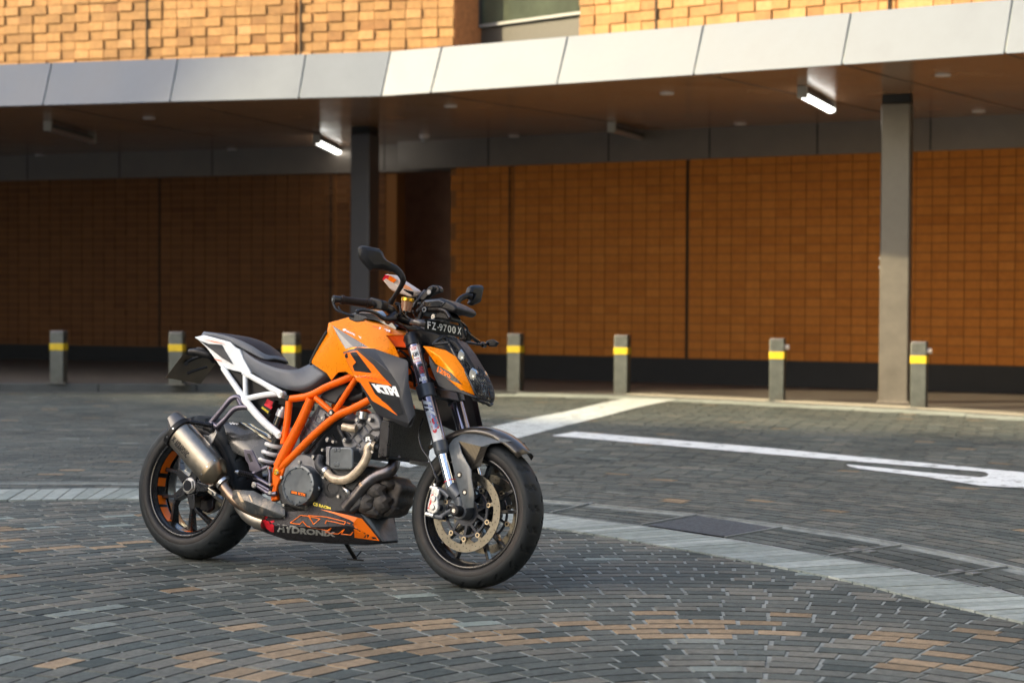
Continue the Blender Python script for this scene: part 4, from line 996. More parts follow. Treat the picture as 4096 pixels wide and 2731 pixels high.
# ---------------- frame
d_ = lambda x, y, lat=.15: L('D', x, y, lat)
frame = tubes('trellis_frame', [
    ([d_(412, 187, .150), d_(560, 162, .150), d_(700, 92, .150), d_(850, 30, .155), d_(960, -30, .15)], .0155),
    ([d_(405, 205, .150), d_(395, 330, .150), d_(372, 480, .150), d_(360, 540, .15)], .0155),
    ([d_(578, 185, .150), d_(490, 380, .150), d_(372, 610, .150), d_(322, 715, .150)], [.020, .021, .023, .024]),
    ([d_(612, 178, .150), d_(680, 235, .150), d_(742, 290, .150)], .0125),
    ([d_(930, 25, .150), d_(850, 150, .150), d_(765, 282, .150)], .0125),
    ([d_(1045, 190, .150), d_(900, 265, .150), d_(770, 325, .150), d_(600, 470, .150), d_(470, 600, .150), d_(375, 695, .150), d_(330, 735, .15)], .0165),
    ([d_(1300, 60, .10), d_(1420, 95, .06)], .014), ([L('B', 1020, 1210, .12), L('B', 1160, 1215, .05)], .016), ([L('B', 1130, 1400, .10), L('B', 1200, 1360, .05)], .014)], FRAMEO, mirror=True, n=18, smooth=60)
mb = MB(); mb.prism(P_('D', [(285, 705), (330, 690), (372, 705), (360, 755), (335, 815), (310, 865), (300, 910), (312, 975), (262, 992), (258, 960), (272, 880), (268, 800), (272, 740)], .160), (0, .035, 0)); mb.mirror()
mb.each('pivot_plate', FRAMEO, frame, bevel=.006, bseg=3)
q = d_(315, 762, .160); mb = MB(); mb.cyl(q, q+YA*.012, .0150, .0135, n=28); mb.build('pivot_cap', GOLD, frame, bevel=.003)
mb = MB()
for x, y, lt, r_ in ((390, 178, .162, .0125), (735, 295, .162, .0145), (666, 336, .150, .010)): q = d_(x, y, lt); mb.cyl(q-YA*.03, q+YA*.004, r_, n=22)
mb.each('frame_plug', BLACK, frame, bevel=.003, per=1)
mb = MB()
for x, y, lt, r_ in ((733, 295, .1665, .0075), (664, 336, .155, .005), (315, 762, .172, .004), (344, 797, .165, .005), (255, 857, .175, .006), (242, 724, .175, .006), (255, 920, .178, .008)): q = d_(x, y, lt); mb.cyl(q-YA*.01, q+YA*.002, r_, n=16)
mb.each('frame_bolt', STEEL, frame, per=1)

# ---------------- subframe (white)
k_ = lambda x, y, lat=.125: L('K', x, y, lat)
subf = tubes('subframe', [
    ([k_(1785, 590, .105), k_(1900, 760, .118), k_(1985, 880, .130), k_(2110, 1020, .145), k_(2235, 1125, .155)], [.013, .014, .017, .017, .016]),
    ([k_(1962, 640, .115), k_(1966, 825, .122)], .0115),
    ([k_(1950, 625, .115), k_(2100, 710, .135), k_(2255, 800, .155)], [.0125, .0125, .015]),
    ([k_(1960, 838, .122), k_(2120, 805, .14), k_(2240, 795, .15)], .0125)], WHITE, mirror=True, n=16, smooth=60)
mb = MB()
for x, y in ((2252, 802), (2237, 1126)): q = k_(x, y, .156); mb.cyl(q-YA*.016, q+YA*.012, .0165, n=24)
mb.each('subframe_lug', WHITE, subf, bevel=.003, per=1)
mb = MB()
for x, y in ((2254, 803), (2239, 1127)): q = k_(x, y, .168); mb.cyl(q-YA*.003, q+YA*.003, .0085, n=16)
mb.each('subframe_bolt', STEEL, subf, per=1)
prism('inner_panel', 'K', [(1800, 590), (1930, 630), (2300, 740), (2300, 900), (2220, 880), (2120, 1040), (2010, 900), (1900, 760)], .095, -.095, BLACK, bevel=.004)
pls = Pl(k_(2110, 870, .150), k_(2200, 850, .150), k_(2130, 980, .150))
st = prism('sticker_plate', 'K', [(2125, 828), (2200, 850), (2150, 960), (2082, 915)], .118, .09, BLACK, bevel=.002)
pls = Pl(k_(2125, 828, .118), k_(2200, 850, .118), k_(2150, 960, .118))
decal('sticker_mark', pls, 'K', [(2138, 835), (2185, 862), (2172, 880), (2158, 872), (2180, 905), (2168, 922), (2130, 898), (2112, 888), (2122, 872), (2145, 885), (2132, 858)], REDP, st)
lettering('sticker_lettering', pls, 'K', 'AKRAPOVIC', [(2090, 912), (2143, 955), (2150, 938), (2097, 895)], YINK, st, .04)

# ---------------- seats
def symloft(name, stations, mat, parent=bike, mats=None, thick=0, subd=1, creases=True):
    V, F_, Mx = [], [], []; K = 7
    for low_, cr_, dz in stations:
        lo, cr = low_, cr_; ce = Vector((cr.x, 0, cr.z+dz)); mid = Vector((cr.x, cr.y*.5, cr.z+dz*.78))
        row = [lo, cr, mid, ce]; row += [Vector((p.x, -p.y, p.z)) for p in (mid, cr, lo)]; V += row
    n = len(stations)
    for i in range(n-1):
        for j in range(K-1):
            F_.append((i*K+j, i*K+j+1, (i+1)*K+j+1, (i+1)*K+j)); Mx.append(0 if j in (0, K-2) else 1)
    F_.append(tuple(range(K))); Mx.append(0); F_.append(tuple(range(n*K-1, (n-1)*K-1, -1))); Mx.append(0)
    for i in range(n-1): F_.append((i*K, (i+1)*K, (i+1)*K+K-1, i*K+K-1)); Mx.append(0)
    me = bpy.data.meshes.new(name); me.from_pydata(V, [], F_)
    for m in (mats or [mat]): me.materials.append(m)
    if mats: me.polygons.foreach_set('material_index', Mx)
    bm = bmesh.new(); bm.from_mesh(me); bmesh.ops.recalc_face_normals(bm, faces=bm.faces)
    cl = bm.edges.layers.float.new('crease_edge')
    bm.verts.ensure_lookup_table()
    for e in bm.edges:
        a, b = sorted(x.index for x in e.verts)
        if b-a == K and a % K in (0, 1, 5, 6): e[cl] = .75 if a % K in (1, 5) else .9
        if (a//K == b//K) and a//K in (0, n-1): e[cl] = .6
    bm.to_mesh(me); bm.free(); me.polygons.foreach_set('use_smooth', [True]*len(me.polygons))
    o = bpy.data.objects.new(name, me); COL.objects.link(o); o.parent = parent
    s = o.modifiers.new('u', 'SUBSURF'); s.levels = 2; s.render_levels = 2
    return o
a_ = lambda x, y, lat: L('A', x, y, lat)
symloft('rider_seat', [(a_(1065, 1240, .105), a_(1090, 1165, .10), .010), (a_(1180, 1412, .125), a_(1222, 1270, .12), .012), (a_(1380, 1530, .145), a_(1390, 1345, .14), .014),
    (a_(1560, 1600, .152), a_(1560, 1385, .15), .012), (a_(1710, 1605, .15), a_(1690, 1372, .125), .008), (a_(1846, 1540, .14), a_(1770, 1325, .095), .004), (a_(1968, 1420, .138), a_(1822, 1308, .088), .0)], None, mats=[SEATG, SEATB])
symloft('pillion_seat', [(a_(655, 1020, .066), a_(690, 980, .060), .002), (a_(800, 1042, .092), a_(800, 994, .088), .008), (a_(958, 1088, .108), a_(958, 1028, .10), .014), (a_(1055, 1148, .11), a_(1055, 1062, .10), .020),
    (a_(1200, 1222, .10), a_(1200, 1125, .088), .022), (a_(1335, 1292, .088), a_(1330, 1225, .075), .018), (a_(1420, 1262, .05), a_(1415, 1235, .04), .004)], None, mats=[SEATG, SEATB])
# ---------------- tail cowl
cowl = [a_(590, 1040, .062), a_(690, 1018, .078), a_(800, 1046, .094), a_(960, 1090, .112), a_(1015, 1145, .113), a_(1062, 1165, .112), a_(1100, 1262, .116), a_(1182, 1412, .130), a_(1110, 1416, .124), a_(1000, 1390, .118), a_(862, 1350, .104), a_(800, 1262, .096), a_(725, 1160, .086), a_(650, 1085, .072)]
mb = MB(); mb.prism(cowl, (0, .02, 0)); mb.mirror(); cw = mb.build('tail_cowl', WHITE, bike, bevel=.004, smooth=30)
mb = MB(); mb.add([a_(652, 1078, .080), a_(740, 1110, .094), a_(880, 1122, .106), a_(912, 1180, .108), a_(996, 1322, .122), a_(885, 1258, .110), a_(775, 1170, .098)], [(0, 1, 2, 3, 4, 5, 6)]); mb.mirror()
mb.build('cowl_insert', GREYM, cw, solid=-.003, smooth=0)
mb = MB(); mb.prism([a_(600, 1050, .05), a_(800, 1060, .05), a_(1000, 1120, .05), a_(1150, 1330, .05), a_(1000, 1370, .05), a_(820, 1250, .05), a_(690, 1120, .05)], (0, .10, 0)); mb.build('tail_core', BLACK, bike, bevel=.004)
mb = MB(); mb.add([a_(690, 1060, .0865), a_(850, 1095, .105), a_(920, 1112, .1125), a_(800, 1092, .099)], [(0, 1, 2, 3)]); mb.build('cowl_stripe', OINK, cw, solid=-.002, smooth=0)
mb = MB(); mb.add([a_(800, 1265, .1), a_(860, 1280, .108), a_(885, 1292, .112), a_(850, 1285, .106)], [(0, 1, 2, 3)]); mb.build('cowl_stripe', OINK, cw, solid=-.003, smooth=0)
# plate holder
mb = MB(); q = [a_(290, 1466, .115), a_(474, 1222, .115)]; q2 = [Vector((p.x, p.y+.235, p.z)) for p in q]
mb.prism([q[0], q[1], q2[1], q2[0]], (.002, 0, .002)); rp = mb.build('rear_plate', PLATER, bike, smooth=0)
mb = MB()
mb.tube([a_(540, 1192, .06), a_(640, 1200, .05), a_(760, 1235, .03), a_(800, 1290, .0)], [.012, .018, .018, .014]); mb.tube([a_(640, 1190, .0), a_(760, 1240, .0), a_(840, 1290, .0)], .016)
mb.tube([a_(620, 1165, .05), a_(700, 1180, .04), a_(770, 1260, .02)], [.008, .012, .012])
mb.tube([a_(500, 1310, .075), a_(600, 1260, .05), a_(700, 1230, .03)], [.008, .008, .010]); mb.tube([a_(520, 1420, .05), a_(600, 1390, .03), a_(730, 1350, .0)], .006)
mb.cyl(a_(508, 1318, .085), a_(508, 1318, .065), .010, n=14)
mb.build('plate_bracket', BLACK, bike)

# ---------------- tank
b_ = lambda x, y, lat: L('B', x, y, lat)
ctr = lambda v, dz=0: Vector((v.x, 0, v.z+dz))
v0 = b_(300, 895, .125); v1 = b_(500, 838, .10); v2 = b_(860, 925, .095); v3 = b_(1086, 1022, .080); va = b_(600, 1075, .180); v4 = b_(342, 922, .150); v5 = b_(720, 1150, .195)
v6 = b_(902, 1025, .135); v6b = b_(990, 1140, .160); v7 = b_(1040, 1250, .190); v8 = b_(455, 1208, .195); v9 = b_(480, 1165, .192); v10 = b_(560, 1145, .195); vg = b_(410, 1060, .172)
v11 = b_(285, 1000, .120); v12 = b_(118, 1290, .118); v13 = b_(130, 1318, .122); v14 = b_(282, 1420, .150); v15 = b_(330, 1492, .160); v16 = b_(400, 1410, .180); v17 = b_(480, 1400, .190); v18 = b_(575, 1462, .200)
v19 = b_(780, 1175, .20); v20 = b_(1000, 1245, .200); v21 = b_(1080, 1082, .095); v22 = b_(1120, 1150, .11); v23 = b_(985, 1140, .13)
VS = [v0, v1, v2, v3, va, v4, v5, v6, v6b, v7, v8, v9, v10, vg, v11, v12, v13, v14, v15, v16, v17, v18, v19, v20]
c0, c1, c2, c3 = ctr(v0, .012), ctr(v1, .015), ctr(v2, .012), ctr(v3, .004)
VS += [c0, c1, c2, c3]   # 24..27
tk = [(0, 1, 4, 5), (1, 2, 6, 4), (2, 7, 8, 6), (2, 3, 7), (6, 8, 9, 23, 22), (0, 5, 13, 11, 10, 14), (14, 10, 17, 16, 15), (10, 21, 20, 19, 18, 17), (11, 12, 21, 10), (12, 6, 22, 21), (24, 0, 1, 25), (25, 1, 2, 26), (26, 2, 3, 27)]
mb = MB(); mb.add(VS, tk); mb.mirror()
tank = mb.build('fuel_tank', ORANGE, bike, solid=.004, bevel=.009, bseg=4, smooth=25)
bmw = bmesh.new(); bmw.from_mesh(tank.data); bmesh.ops.remove_doubles(bmw, verts=bmw.verts, dist=.0005); bmesh.ops.recalc_face_normals(bmw, faces=bmw.faces); bmw.to_mesh(tank.data); bmw.free()
mb = MB(); mb.add([v5, v4, vg, v9, v10, va], [(5, 1, 2, 3, 4, 0)]); mb.add([b_(905, 1025, .128), v3, v21, v22, v23], [(0, 1, 2, 3, 4)], 1); mb.mirror()
mb.each('tank_insert', [carbon('grill_carbon', (.02, .02, .022), (.16, .15, .14), 210, .3, .5), ORANGE_RECESS], tank, solid=.004, smooth=0)
pt = Pl(va, vg, v5)
mb = MB()
for i in range(12):
    t = i/11; a = pt.at('B', 430+t*270, 1010+t*128+0, .002); b = pt.at('B', 470+t*235, 1075+t*75, .002); mb.tube([a, b], .0014, n=6)
mb.build('grill_slats', M('grill_grey', (.32, .31, .30), .3, .4), tank)
# black tank cover in the middle
mb = MB()
for lat_ in (1, ):
    pts = [b_(560, 812, .060), b_(640, 800, .062), b_(790, 812, .062), b_(940, 880, .055), b_(1010, 965, .05)]
    V = []
    for p in pts: V += [p+Vector((0, 0, .010)), Vector((p.x, 0, p.z+.030)), Vector((p.x, -p.y, p.z+.010))]
    V2 = [p+Vector((0, 0, -.03)) for p in V]
    n = len(pts); K = 3
    F_ = [(i*K+j, i*K+j+1, (i+1)*K+j+1, (i+1)*K+j) for i in range(n-1) for j in range(2)]
    m0 = len(V); F_ += [(i*K, (i+1)*K, (i+1)*K+m0, i*K+m0) for i in range(n-1)]+[(i*K+2, (i+1)*K+2, (i+1)*K+2+m0, i*K+2+m0) for i in range(n-1)]+[(0, 1, 2, m0+2, m0+1, m0), ((n-1)*K, (n-1)*K+1, (n-1)*K+2, m0+(n-1)*K+2, m0+(n-1)*K+1, m0+(n-1)*K)]
    mb.add(V+V2, F_)
mb.build('tank_cover', BLACKG, tank, bevel=.004, smooth=40)
ptop = Pl(v1, v2, v5)
lettering('tank_lettering', ptop, 'B', 'KTM', [(822, 955), (942, 990), (945, 968), (832, 935)], WHT, tank, .07)
lettering('tank_lettering', ptop, 'B', 'READY TO RACE', [(760, 930), (985, 1010), (988, 1000), (765, 922)], REDP, tank, .03)
lettering('tank_lettering', ptop, 'B', 'MOTOREX', [(480, 985), (640, 1060), (645, 1042), (490, 968)], WHT, tank, .06)
decal('tank_badge', ptop, 'B', [(450+20*math.cos(i*.628)+15, 965+13*math.sin(i*.628)) for i in range(10)], WHT, tank, .002)
pside = Pl(v11, v8, v14)
mb = MB(); q = pside.at('B', 222, 1283, .003); mb.cyl(q-YA*.004, q+YA*.002, .0085, n=20); mb.build('tank_bolt', [STEEL], tank)
mb = MB(); mb.tube([b_(285, 985, .122), b_(200, 1130, .118), b_(120, 1290, .116), b_(122, 1320, .116)], .008); mb.mirror(); mb.build('tank_edge_trim', BLACK, tank)
mb = MB(); tri_ = [pside.at('B', 345, 1165, .001), pside.at('B', 372, 1240, .001), pside.at('B', 283, 1325, .001)]; cT = sum(tri_, Vector())/3
mb.add([p-pside.n*.004 for p in tri_]+[p.lerp(cT, .25)+pside.n*.004 for p in tri_], [(0, 1, 4, 3), (1, 2, 5, 4), (2, 0, 3, 5), (3, 4, 5)]); mb.build('tank_relief', ORANGE, tank, bevel=.002, smooth=0)
# tank inner body so that nothing shows through
prism('airbox', 'B', [(320, 930), (860, 960), (1060, 1060), (1100, 1300), (1000, 1500), (620, 1560), (480, 1420), (150, 1330)], .085, -.085, BLACK, bevel=.01)

# ---------------- radiator shroud
s0 = b_(450, 1200, .208); s1 = b_(600, 1150, .208); s2 = b_(780, 1162, .214); s3 = b_(1112, 1280, .240); s4 = b_(1132, 1305, .242); s5 = d_(1342, 60, .246); s6 = d_(1396, 305, .244); s7 = d_(1366, 405, .240); s8 = d_(1330, 412, .236); s9 = d_(1090, 302, .222); s10 = d_(1030, 200, .222); s11 = d_(930, 12, .220); s12 = b_(575, 1462, .214)
r1 = b_(620, 1168, .222); r2 = b_(800, 1290, .246); r3 = b_(950, 1420, .258); r4 = b_(1045, 1565, .262); r5 = d_(1290, 190, .264); r6 = d_(1345, 375, .258); r0 = b_(470, 1210, .214)
VS = [s0, s1, s2, s3, s4, s5, s6, s7, s8, s9, s10, s11, s12, r1, r2, r3, r4, r5, r6]
fs = [(0, 1, 13), (0, 13, 14, 12), (12, 14, 15, 11), (11, 15, 16, 10), (10, 16, 17, 9), (9, 17, 18, 8), (1, 2, 14, 13), (2, 3, 15, 14), (3, 4, 16, 15), (4, 5, 17, 16), (5, 6, 18, 17), (6, 7, 8, 18)]
fs = [t for f in fs for t in ([(f[0], f[1], f[2]), (f[0], f[2], f[3])] if len(f) == 4 else [f])]
mb = MB(); mb.add(VS, fs); mb.mirror(); shr = mb.build('radiator_shroud', GREYM, bike, solid=.003, bevel=.002, smooth=22)
pA = Pl(s0, r2, s12); pB = Pl(s12, r3, s11); pC = Pl(s11, r4, s10); pD = Pl(s10, r5, s9); pE = Pl(s9, r6, s8)
# decals follow the inner facet strip: fit one smooth surface through (r?, s?) by choosing the facet under each point
inner_tris = []
ridge = [r1, r2, r3, r4, r5, r6]; inn = [s0, s12, s11, s10, s9, s8]
inner_tris = [tuple(VS[i] for i in f) for f in fs]
def surf_at(tagc, x, y, tris, off):
    d = BM3 @ ray(*px_of(tagc, x, y)); best = None
    for a, b, c in tris:
        n_ = (b-a).cross(c-a); t = (a-CL).dot(n_)/d.dot(n_); p = CL+d*t
        e = [(b-a).cross(p-a).dot(n_), (c-b).cross(p-b).dot(n_), (a-c).cross(p-c).dot(n_)]; s_ = min(e)/n_.length_squared
        nn = n_.normalized(); nn = nn if nn.dot(CL-p) > 0 else -nn
        if best is None or s_ > best[0]: best = (s_, p+nn*off)
    return best[1]
def sdecal(name, tagc, pts, mat, parent, off=.0028, tris=inner_tris, dense=26):
    # subdivide edges and fill so that it follows the facets
    P = []
    for i, (x, y) in enumerate(pts):
        x2, y2 = pts[(i+1) % len(pts)]; k = max(1, int(math.hypot(x2-x, y2-y)/dense))
        P += [(x+(x2-x)*j/k, y+(y2-y)*j/k) for j in range(k)]
    bm = bmesh.new(); vv = [bm.verts.new((x, y, 0)) for x, y in P]; f = bm.faces.new(vv); bmesh.ops.triangulate(bm, faces=[f])
    for _ in range(3):
        lg = [e for e in bm.edges if e.calc_length() > dense*1.6]
        if not lg: break
        bmesh.ops.subdivide_edges(bm, edges=lg, cuts=1); bmesh.ops.triangulate(bm, faces=bm.faces[:])
    for v_ in bm.verts: v_.co = surf_at(tagc, v_.co.x, v_.co.y, tris, off)
    me = bpy.data.meshes.new(name); bm.to_mesh(me); bm.free(); me.materials.append(mat); o = bpy.data.objects.new(name, me); COL.objects.link(o); o.parent = parent; return o
def stext(name, tagc, string, quad, mat, parent, bold=.03, off=.0042, tris=inner_tris, space=1.0):
    v, f = text2d(string, bold, space); (x0, y0), (x1, y1), (x2, y2), (x3, y3) = quad; pts = []
    for a, b in v:
        X = (x0*(1-a)+x1*a)*(1-b)+(x3*(1-a)+x2*a)*b; Y = (y0*(1-a)+y1*a)*(1-b)+(y3*(1-a)+y2*a)*b; pts.append(surf_at(tagc, X, Y, tris, off))
    mb = MB(); mb.add(pts, f); return mb.build(name, mat, parent, smooth=0)
B2D = lambda x, y: ((1200+x/2.614-950)*1.96, (950+y/2.614-1500)*1.96)
pts = [B2D(462, 1212), B2D(600, 1180), B2D(770, 1330), B2D(860, 1440), B2D(960, 1545), (1215, 85), (1030, 50), (1080, 160), (1180, 230), (1262, 318), (1180, 268), (1105, 225), (1060, 200), (955, 40), B2D(600, 1500)]
sdecal('shroud_graphic', 'D', pts, OINK, shr)
sdecal('shroud_graphic', 'D', [B2D(510, 1180), B2D(575, 1170), B2D(760, 1415), B2D(575, 1395), B2D(555, 1340), B2D(615, 1340), B2D(545, 1235)], BLKI, shr, .0034)
sdecal('shroud_graphic', 'D', [(1030, 50), (1215, 85), (1262, 150), (1275, 210), (1300, 300), (1262, 318), (1180, 232), (1085, 150)], BLKI, shr, .0034)
stext('shroud_lettering', 'D', 'KTM', [(1108, 135), (1278, 172), (1245, 88), (1055, 66)], WHT, shr, .09, .0044, space=.9)
stext('shroud_lettering', 'B', 'SUPERDUKE', [(605, 1450), (935, 1510), (935, 1496), (605, 1436)], REDP, shr, .02, .0044, space=1.6)
mb = MB(); q = surf_at('B', 495, 1235, inner_tris, .001); mb.cyl(q-YA*.002, q+YA*.003, .010, n=20); mb.build('shroud_bolt', BLACKG, shr)

# ---------------- headlight mask
e_ = lambda x, y, lat: L('E', x, y, lat)
h0 = e_(262, 183, .115); h1 = e_(305, 186, .105); h2 = e_(385, 205, .100); h3 = e_(440, 238, .086); h4 = e_(485, 305, .084); h5 = e_(530, 400, .072); h6 = e_(556, 468, .056); h7 = e_(470, 425, .100); h8 = e_(385, 352, .112); h9 = e_(345, 300, .118); h10 = e_(292, 220, .120)
rg1 = e_(350, 240, .122); rg2 = e_(425, 320, .110); rg3 = e_(500, 405, .088)
mb = MB(); mb.add([h0, h1, h2, h3, h4, h5, h6, h7, h8, h9, h10, rg1, rg2, rg3], [(0, 1, 2), (0, 2, 11), (2, 3, 12), (2, 12, 11), (3, 4, 12), (4, 5, 13), (4, 13, 12), (5, 6, 13), (6, 7, 13), (7, 8, 12), (7, 12, 13), (8, 9, 11), (8, 11, 12), (9, 10, 0), (9, 0, 11)]); mb.mirror()
mask = mb.build('headlight_mask', ORANGE, bike, solid=.003, bevel=.0015, smooth=25)
tris = [(h8, h9, rg1), (h8, rg1, rg2), (h7, h8, rg2), (h7, rg2, rg3), (h9, h10, h0), (h9, h0, rg1), (h6, h7, rg3)]
sdecal('mask_graphic', 'E', [(318, 268), (350, 290), (420, 330), (468, 385), (478, 395), (400, 362), (352, 330)], BLKI, mask, .0028, tris, 18)
stext('mask_lettering', 'E', '1290', [(338, 322), (418, 362), (412, 338), (346, 292)], OINK, mask, .05, .0042, tris)
prism('headlight_shell', 'E', [(292, 232), (330, 290), (385, 350), (470, 420), (530, 452), (535, 462), (440, 432), (395, 426), (345, 400), (318, 340), (295, 280)], .100, -.02, GREYM, bevel=.004)
# lens + honeycomb guard: sheet from the near edge to the far edge
near = [(372, 128), (400, 165), (440, 238), (480, 300), (520, 375), (548, 440), (565, 480)]
LT = [.040, .060, .076, .080, .078, .068, .048]
nearp = [e_(x, y, l) for (x, y), l in zip(near, LT)]
cent = []
for i, p in enumerate(nearp):
    cent.append(Vector((p.x+(.012, .020, .028, .034, .036, .032, .022)[i], 0, p.z+(.0, .002, .004, .004, .0, -.006, -.012)[i])))
V = []
for p, c in zip(nearp, cent):
    m_ = (p+c)/2+Vector((.008, 0, .001)); V += [p, m_, c, Vector((m_.x, -m_.y, m_.z)), Vector((p.x, -p.y, p.z))]
def grid_surface(V, K):
    n = len(V)//K
    def f(u, w_):   # u along rows 0..1, w across 0..1
        a = min(n-1.0001, max(0, u*(n-1))); b = min(K-1.0001, max(0, w_*(K-1))); i, j = int(a), int(b); s, t = a-i, b-j
        return (V[i*K+j]*(1-s)*(1-t)+V[(i+1)*K+j]*s*(1-t)+V[i*K+j+1]*(1-s)*t+V[(i+1)*K+j+1]*s*t)
    return f
gs = grid_surface(V, 5)
mb = MB()
Vb = [v_-Vector((.028, 0, 0)) for v_ in V]
mb.add(Vb, [(i*5+j, i*5+j+1, (i+1)*5+j+1, (i+1)*5+j) for i in range(6) for j in range(4)]); lens = mb.build('headlight_lens', [M('headlight_dark', (.10, .105, .115), .14, .2, .6)], bike, smooth=60)
mb = MB()
for (u_, w_) in ((.62, .30), (.62, .70), (.38, .3), (.38, .7)):
    q = gs(u_, w_)-Vector((.02, 0, 0)); mb.lathe(q, (1, 0, .2), [(.0, .010), (.028, .008), (.046, -.004)], n=24)
mb.build('lamp_reflector', LENS, lens)
# honeycomb bars
mb = MB(); nu, nw = 22, 15
hexw = 1/nw; 
def hexbars(mb):
    seen = set(); sx = 1/9.0; sy = sx*.8
    for i in range(-1, 22):
        for j in range(-1, 14):
            cx = (i+.5*(j % 2))*sx*.62; cy = j*sy*1.0
            for k in range(3):
                a0, a1 = R(30+60*k), R(90+60*k)
                p = (cx+sx*.36*math.cos(a0), cy+sy*.66*math.sin(a0)); q = (cx+sx*.36*math.cos(a1), cy+sy*.66*math.sin(a1))
                if all(0 <= t <= 1 for t in p+q): mb.tube([gs(p[1], p[0]), gs(q[1], q[0])], .0021, n=4, cap=False)
hexbars(mb); gd_ = mb.build('lamp_guard', HONEY, bike, smooth=0)
mb = MB()
for w_ in (.0, 1.0):
    mb.tube([gs(u, w_) for u in (0, .17, .33, .5, .67, .83, 1)], .0055, n=8, flat=1)
for u_ in (.0, .27, .34, 1.0): mb.tube([gs(u_, t) for t in (0, .25, .5, .75, 1)], .0065 if u_ in (0., 1.) else .0045, n=8)
for w_ in (.30, .70): mb.tube([gs(u, w_) for u in (0, .15, .3)], .004, n=6)
mb.tube([e_(318, 172, .10), e_(350, 145, .085), e_(378, 132, .06)], .0075, n=8); mb.tube([e_(315, 173, .10), e_(400, 165, .085)], .006, n=8)
mb.build('guard_rim', HONEY, gd_)
# headlight top pod behind the guard
prism('headlight_pod', 'E', [(300, 150), (372, 128), (440, 150), (490, 215), (540, 300), (560, 440), (535, 445), (460, 320), (380, 215), (300, 190)], .045, -.045, BLACK, bevel=.01)

# ---------------- number plate (front)
pTL = b_(1303, 846, .135); pBL = b_(1306, 972, .135)
dirp = Vector((0, 1, 0)); 
pTR = L('B', 1700, 922, -.135); pBR = L('B', 1694, 1044, -.135)
mb = MB(); nrm_ = (pTR-pTL).cross(pBL-pTL).normalized(); nrm_ = nrm_ if nrm_.x > 0 else -nrm_
mb.prism([pBL, pBR, pTR, pTL], -nrm_*.003); fp = mb.build('front_number_plate', PLATEB, bike, bevel=.001, smooth=0)
def pq(u, v_): return (pBL*(1-u)+pBR*u)*(1-v_)+(pTL*(1-u)+pTR*u)*v_+nrm_*.001
mb = MB()
for ch, u0_, u1_ in (('F', .065, .150), ('Z', .180, .290), ('9', .370, .465), ('7', .485, .575), ('0', .598, .698), ('0', .718, .818), ('X', .865, .970)):
    text_quad(mb, ch, [pq(u0_, .20), pq(u1_, .20), pq(u1_, .82), pq(u0_, .82)], .02)
mb.build('plate_lettering', WHT, fp, smooth=0)
mb = MB()
for u_, v_ in ((.33, .45), (.78, .5)): q = pq(u_, v_); mb.cyl(q, q+nrm_*.003, .0035, n=12)
mb.each('plate_bolt', STEEL, fp, per=1)

# ---------------- cockpit
hb = tubes('handlebar', [([b_(345, 650, .405), b_(700, 690, .27), b_(860, 730, .20), b_(930, 800, .12), b_(990, 850, .05)], .0110)], BLKMET, mirror=True, smooth=60)
mb = MB()
grip = [b_(455, 655, .365), b_(690, 688, .275)]
for k in range(14):
    t0, t1 = k/14, (k+.82)/14; mb.cyl(grip[0].lerp(grip[1], t0), grip[0].lerp(grip[1], t1), .0165, n=20)
mb.cyl(grip[0], grip[1], .0152, n=20); gl = b_(428, 650, .375); mb.cyl(gl, grip[0], .019, .0195, n=20); mb.cyl(b_(692, 688, .274), b_(735, 694, .258), .021, .019, n=20)
mb.mirror(); mb.each('grip', SEATB, hb, per=len(mb.st)//2, bevel=0)
mb = MB(); mb.cyl(b_(345, 648, .408), b_(425, 652, .378), .0175, .014, n=20); mb.mirror(); mb.each('bar_end_weight', BLKMET, hb, bevel=.002)
mb = MB(); q = b_(352, 648, .406); q2 = b_(345, 648, .4085); mb.cyl(q, q+(q2-q).normalized()*.006, .006, n=14); mb.build('bar_end_bolt', STEEL, hb)
mb = MB(); mb.prism(P_('B', [(728, 622), (860, 655), (868, 700), (852, 760), (760, 745), (720, 700)], .245), (0, .045, 0)); mb.mirror(); mb.each('switch_block', BLACK, bike, bevel=.006)
# lever guard and paddle, lever
tubes('lever_guard', [([b_(350, 690, .405), b_(385, 755, .40), b_(480, 800, .385), b_(560, 820, .37)], .006), ([b_(400, 720, .40), b_(430, 770, .395), b_(500, 800, .38)], .004)], BLKMET)
prism('guard_paddle', 'B', [(492, 800), (560, 790), (640, 812), (684, 835), (682, 850), (640, 872), (570, 880), (515, 855)], .370, .350, carbon('paddle_carbon', (.02, .02, .02), (.06, .06, .06), 300, .3, .4), bevel=.004)
lv = tubes('brake_lever', [([b_(598, 775, .365), b_(660, 762, .35), b_(780, 785, .30), b_(880, 850, .25), b_(985, 850, .19)], [.008, .0065, .007, .010, .014])], BLKMET)
mb = MB(); q = b_(596, 773, .366); mb.cyl(q-Vector((0, .005, 0)), q+Vector((0, .005, 0)), .0085, n=16); mb.build('lever_ball', BLACKG, lv, bevel=.004)
tubes('master_cylinder', [([b_(880, 735, .20), b_(940, 760, .17), b_(1000, 830, .13), b_(1100, 870, .09), b_(1180, 890, .07)], [.015, .021, .022, .017, .014]), ([b_(905, 870, .20), b_(1000, 810, .16)], .018)], BLKMET)
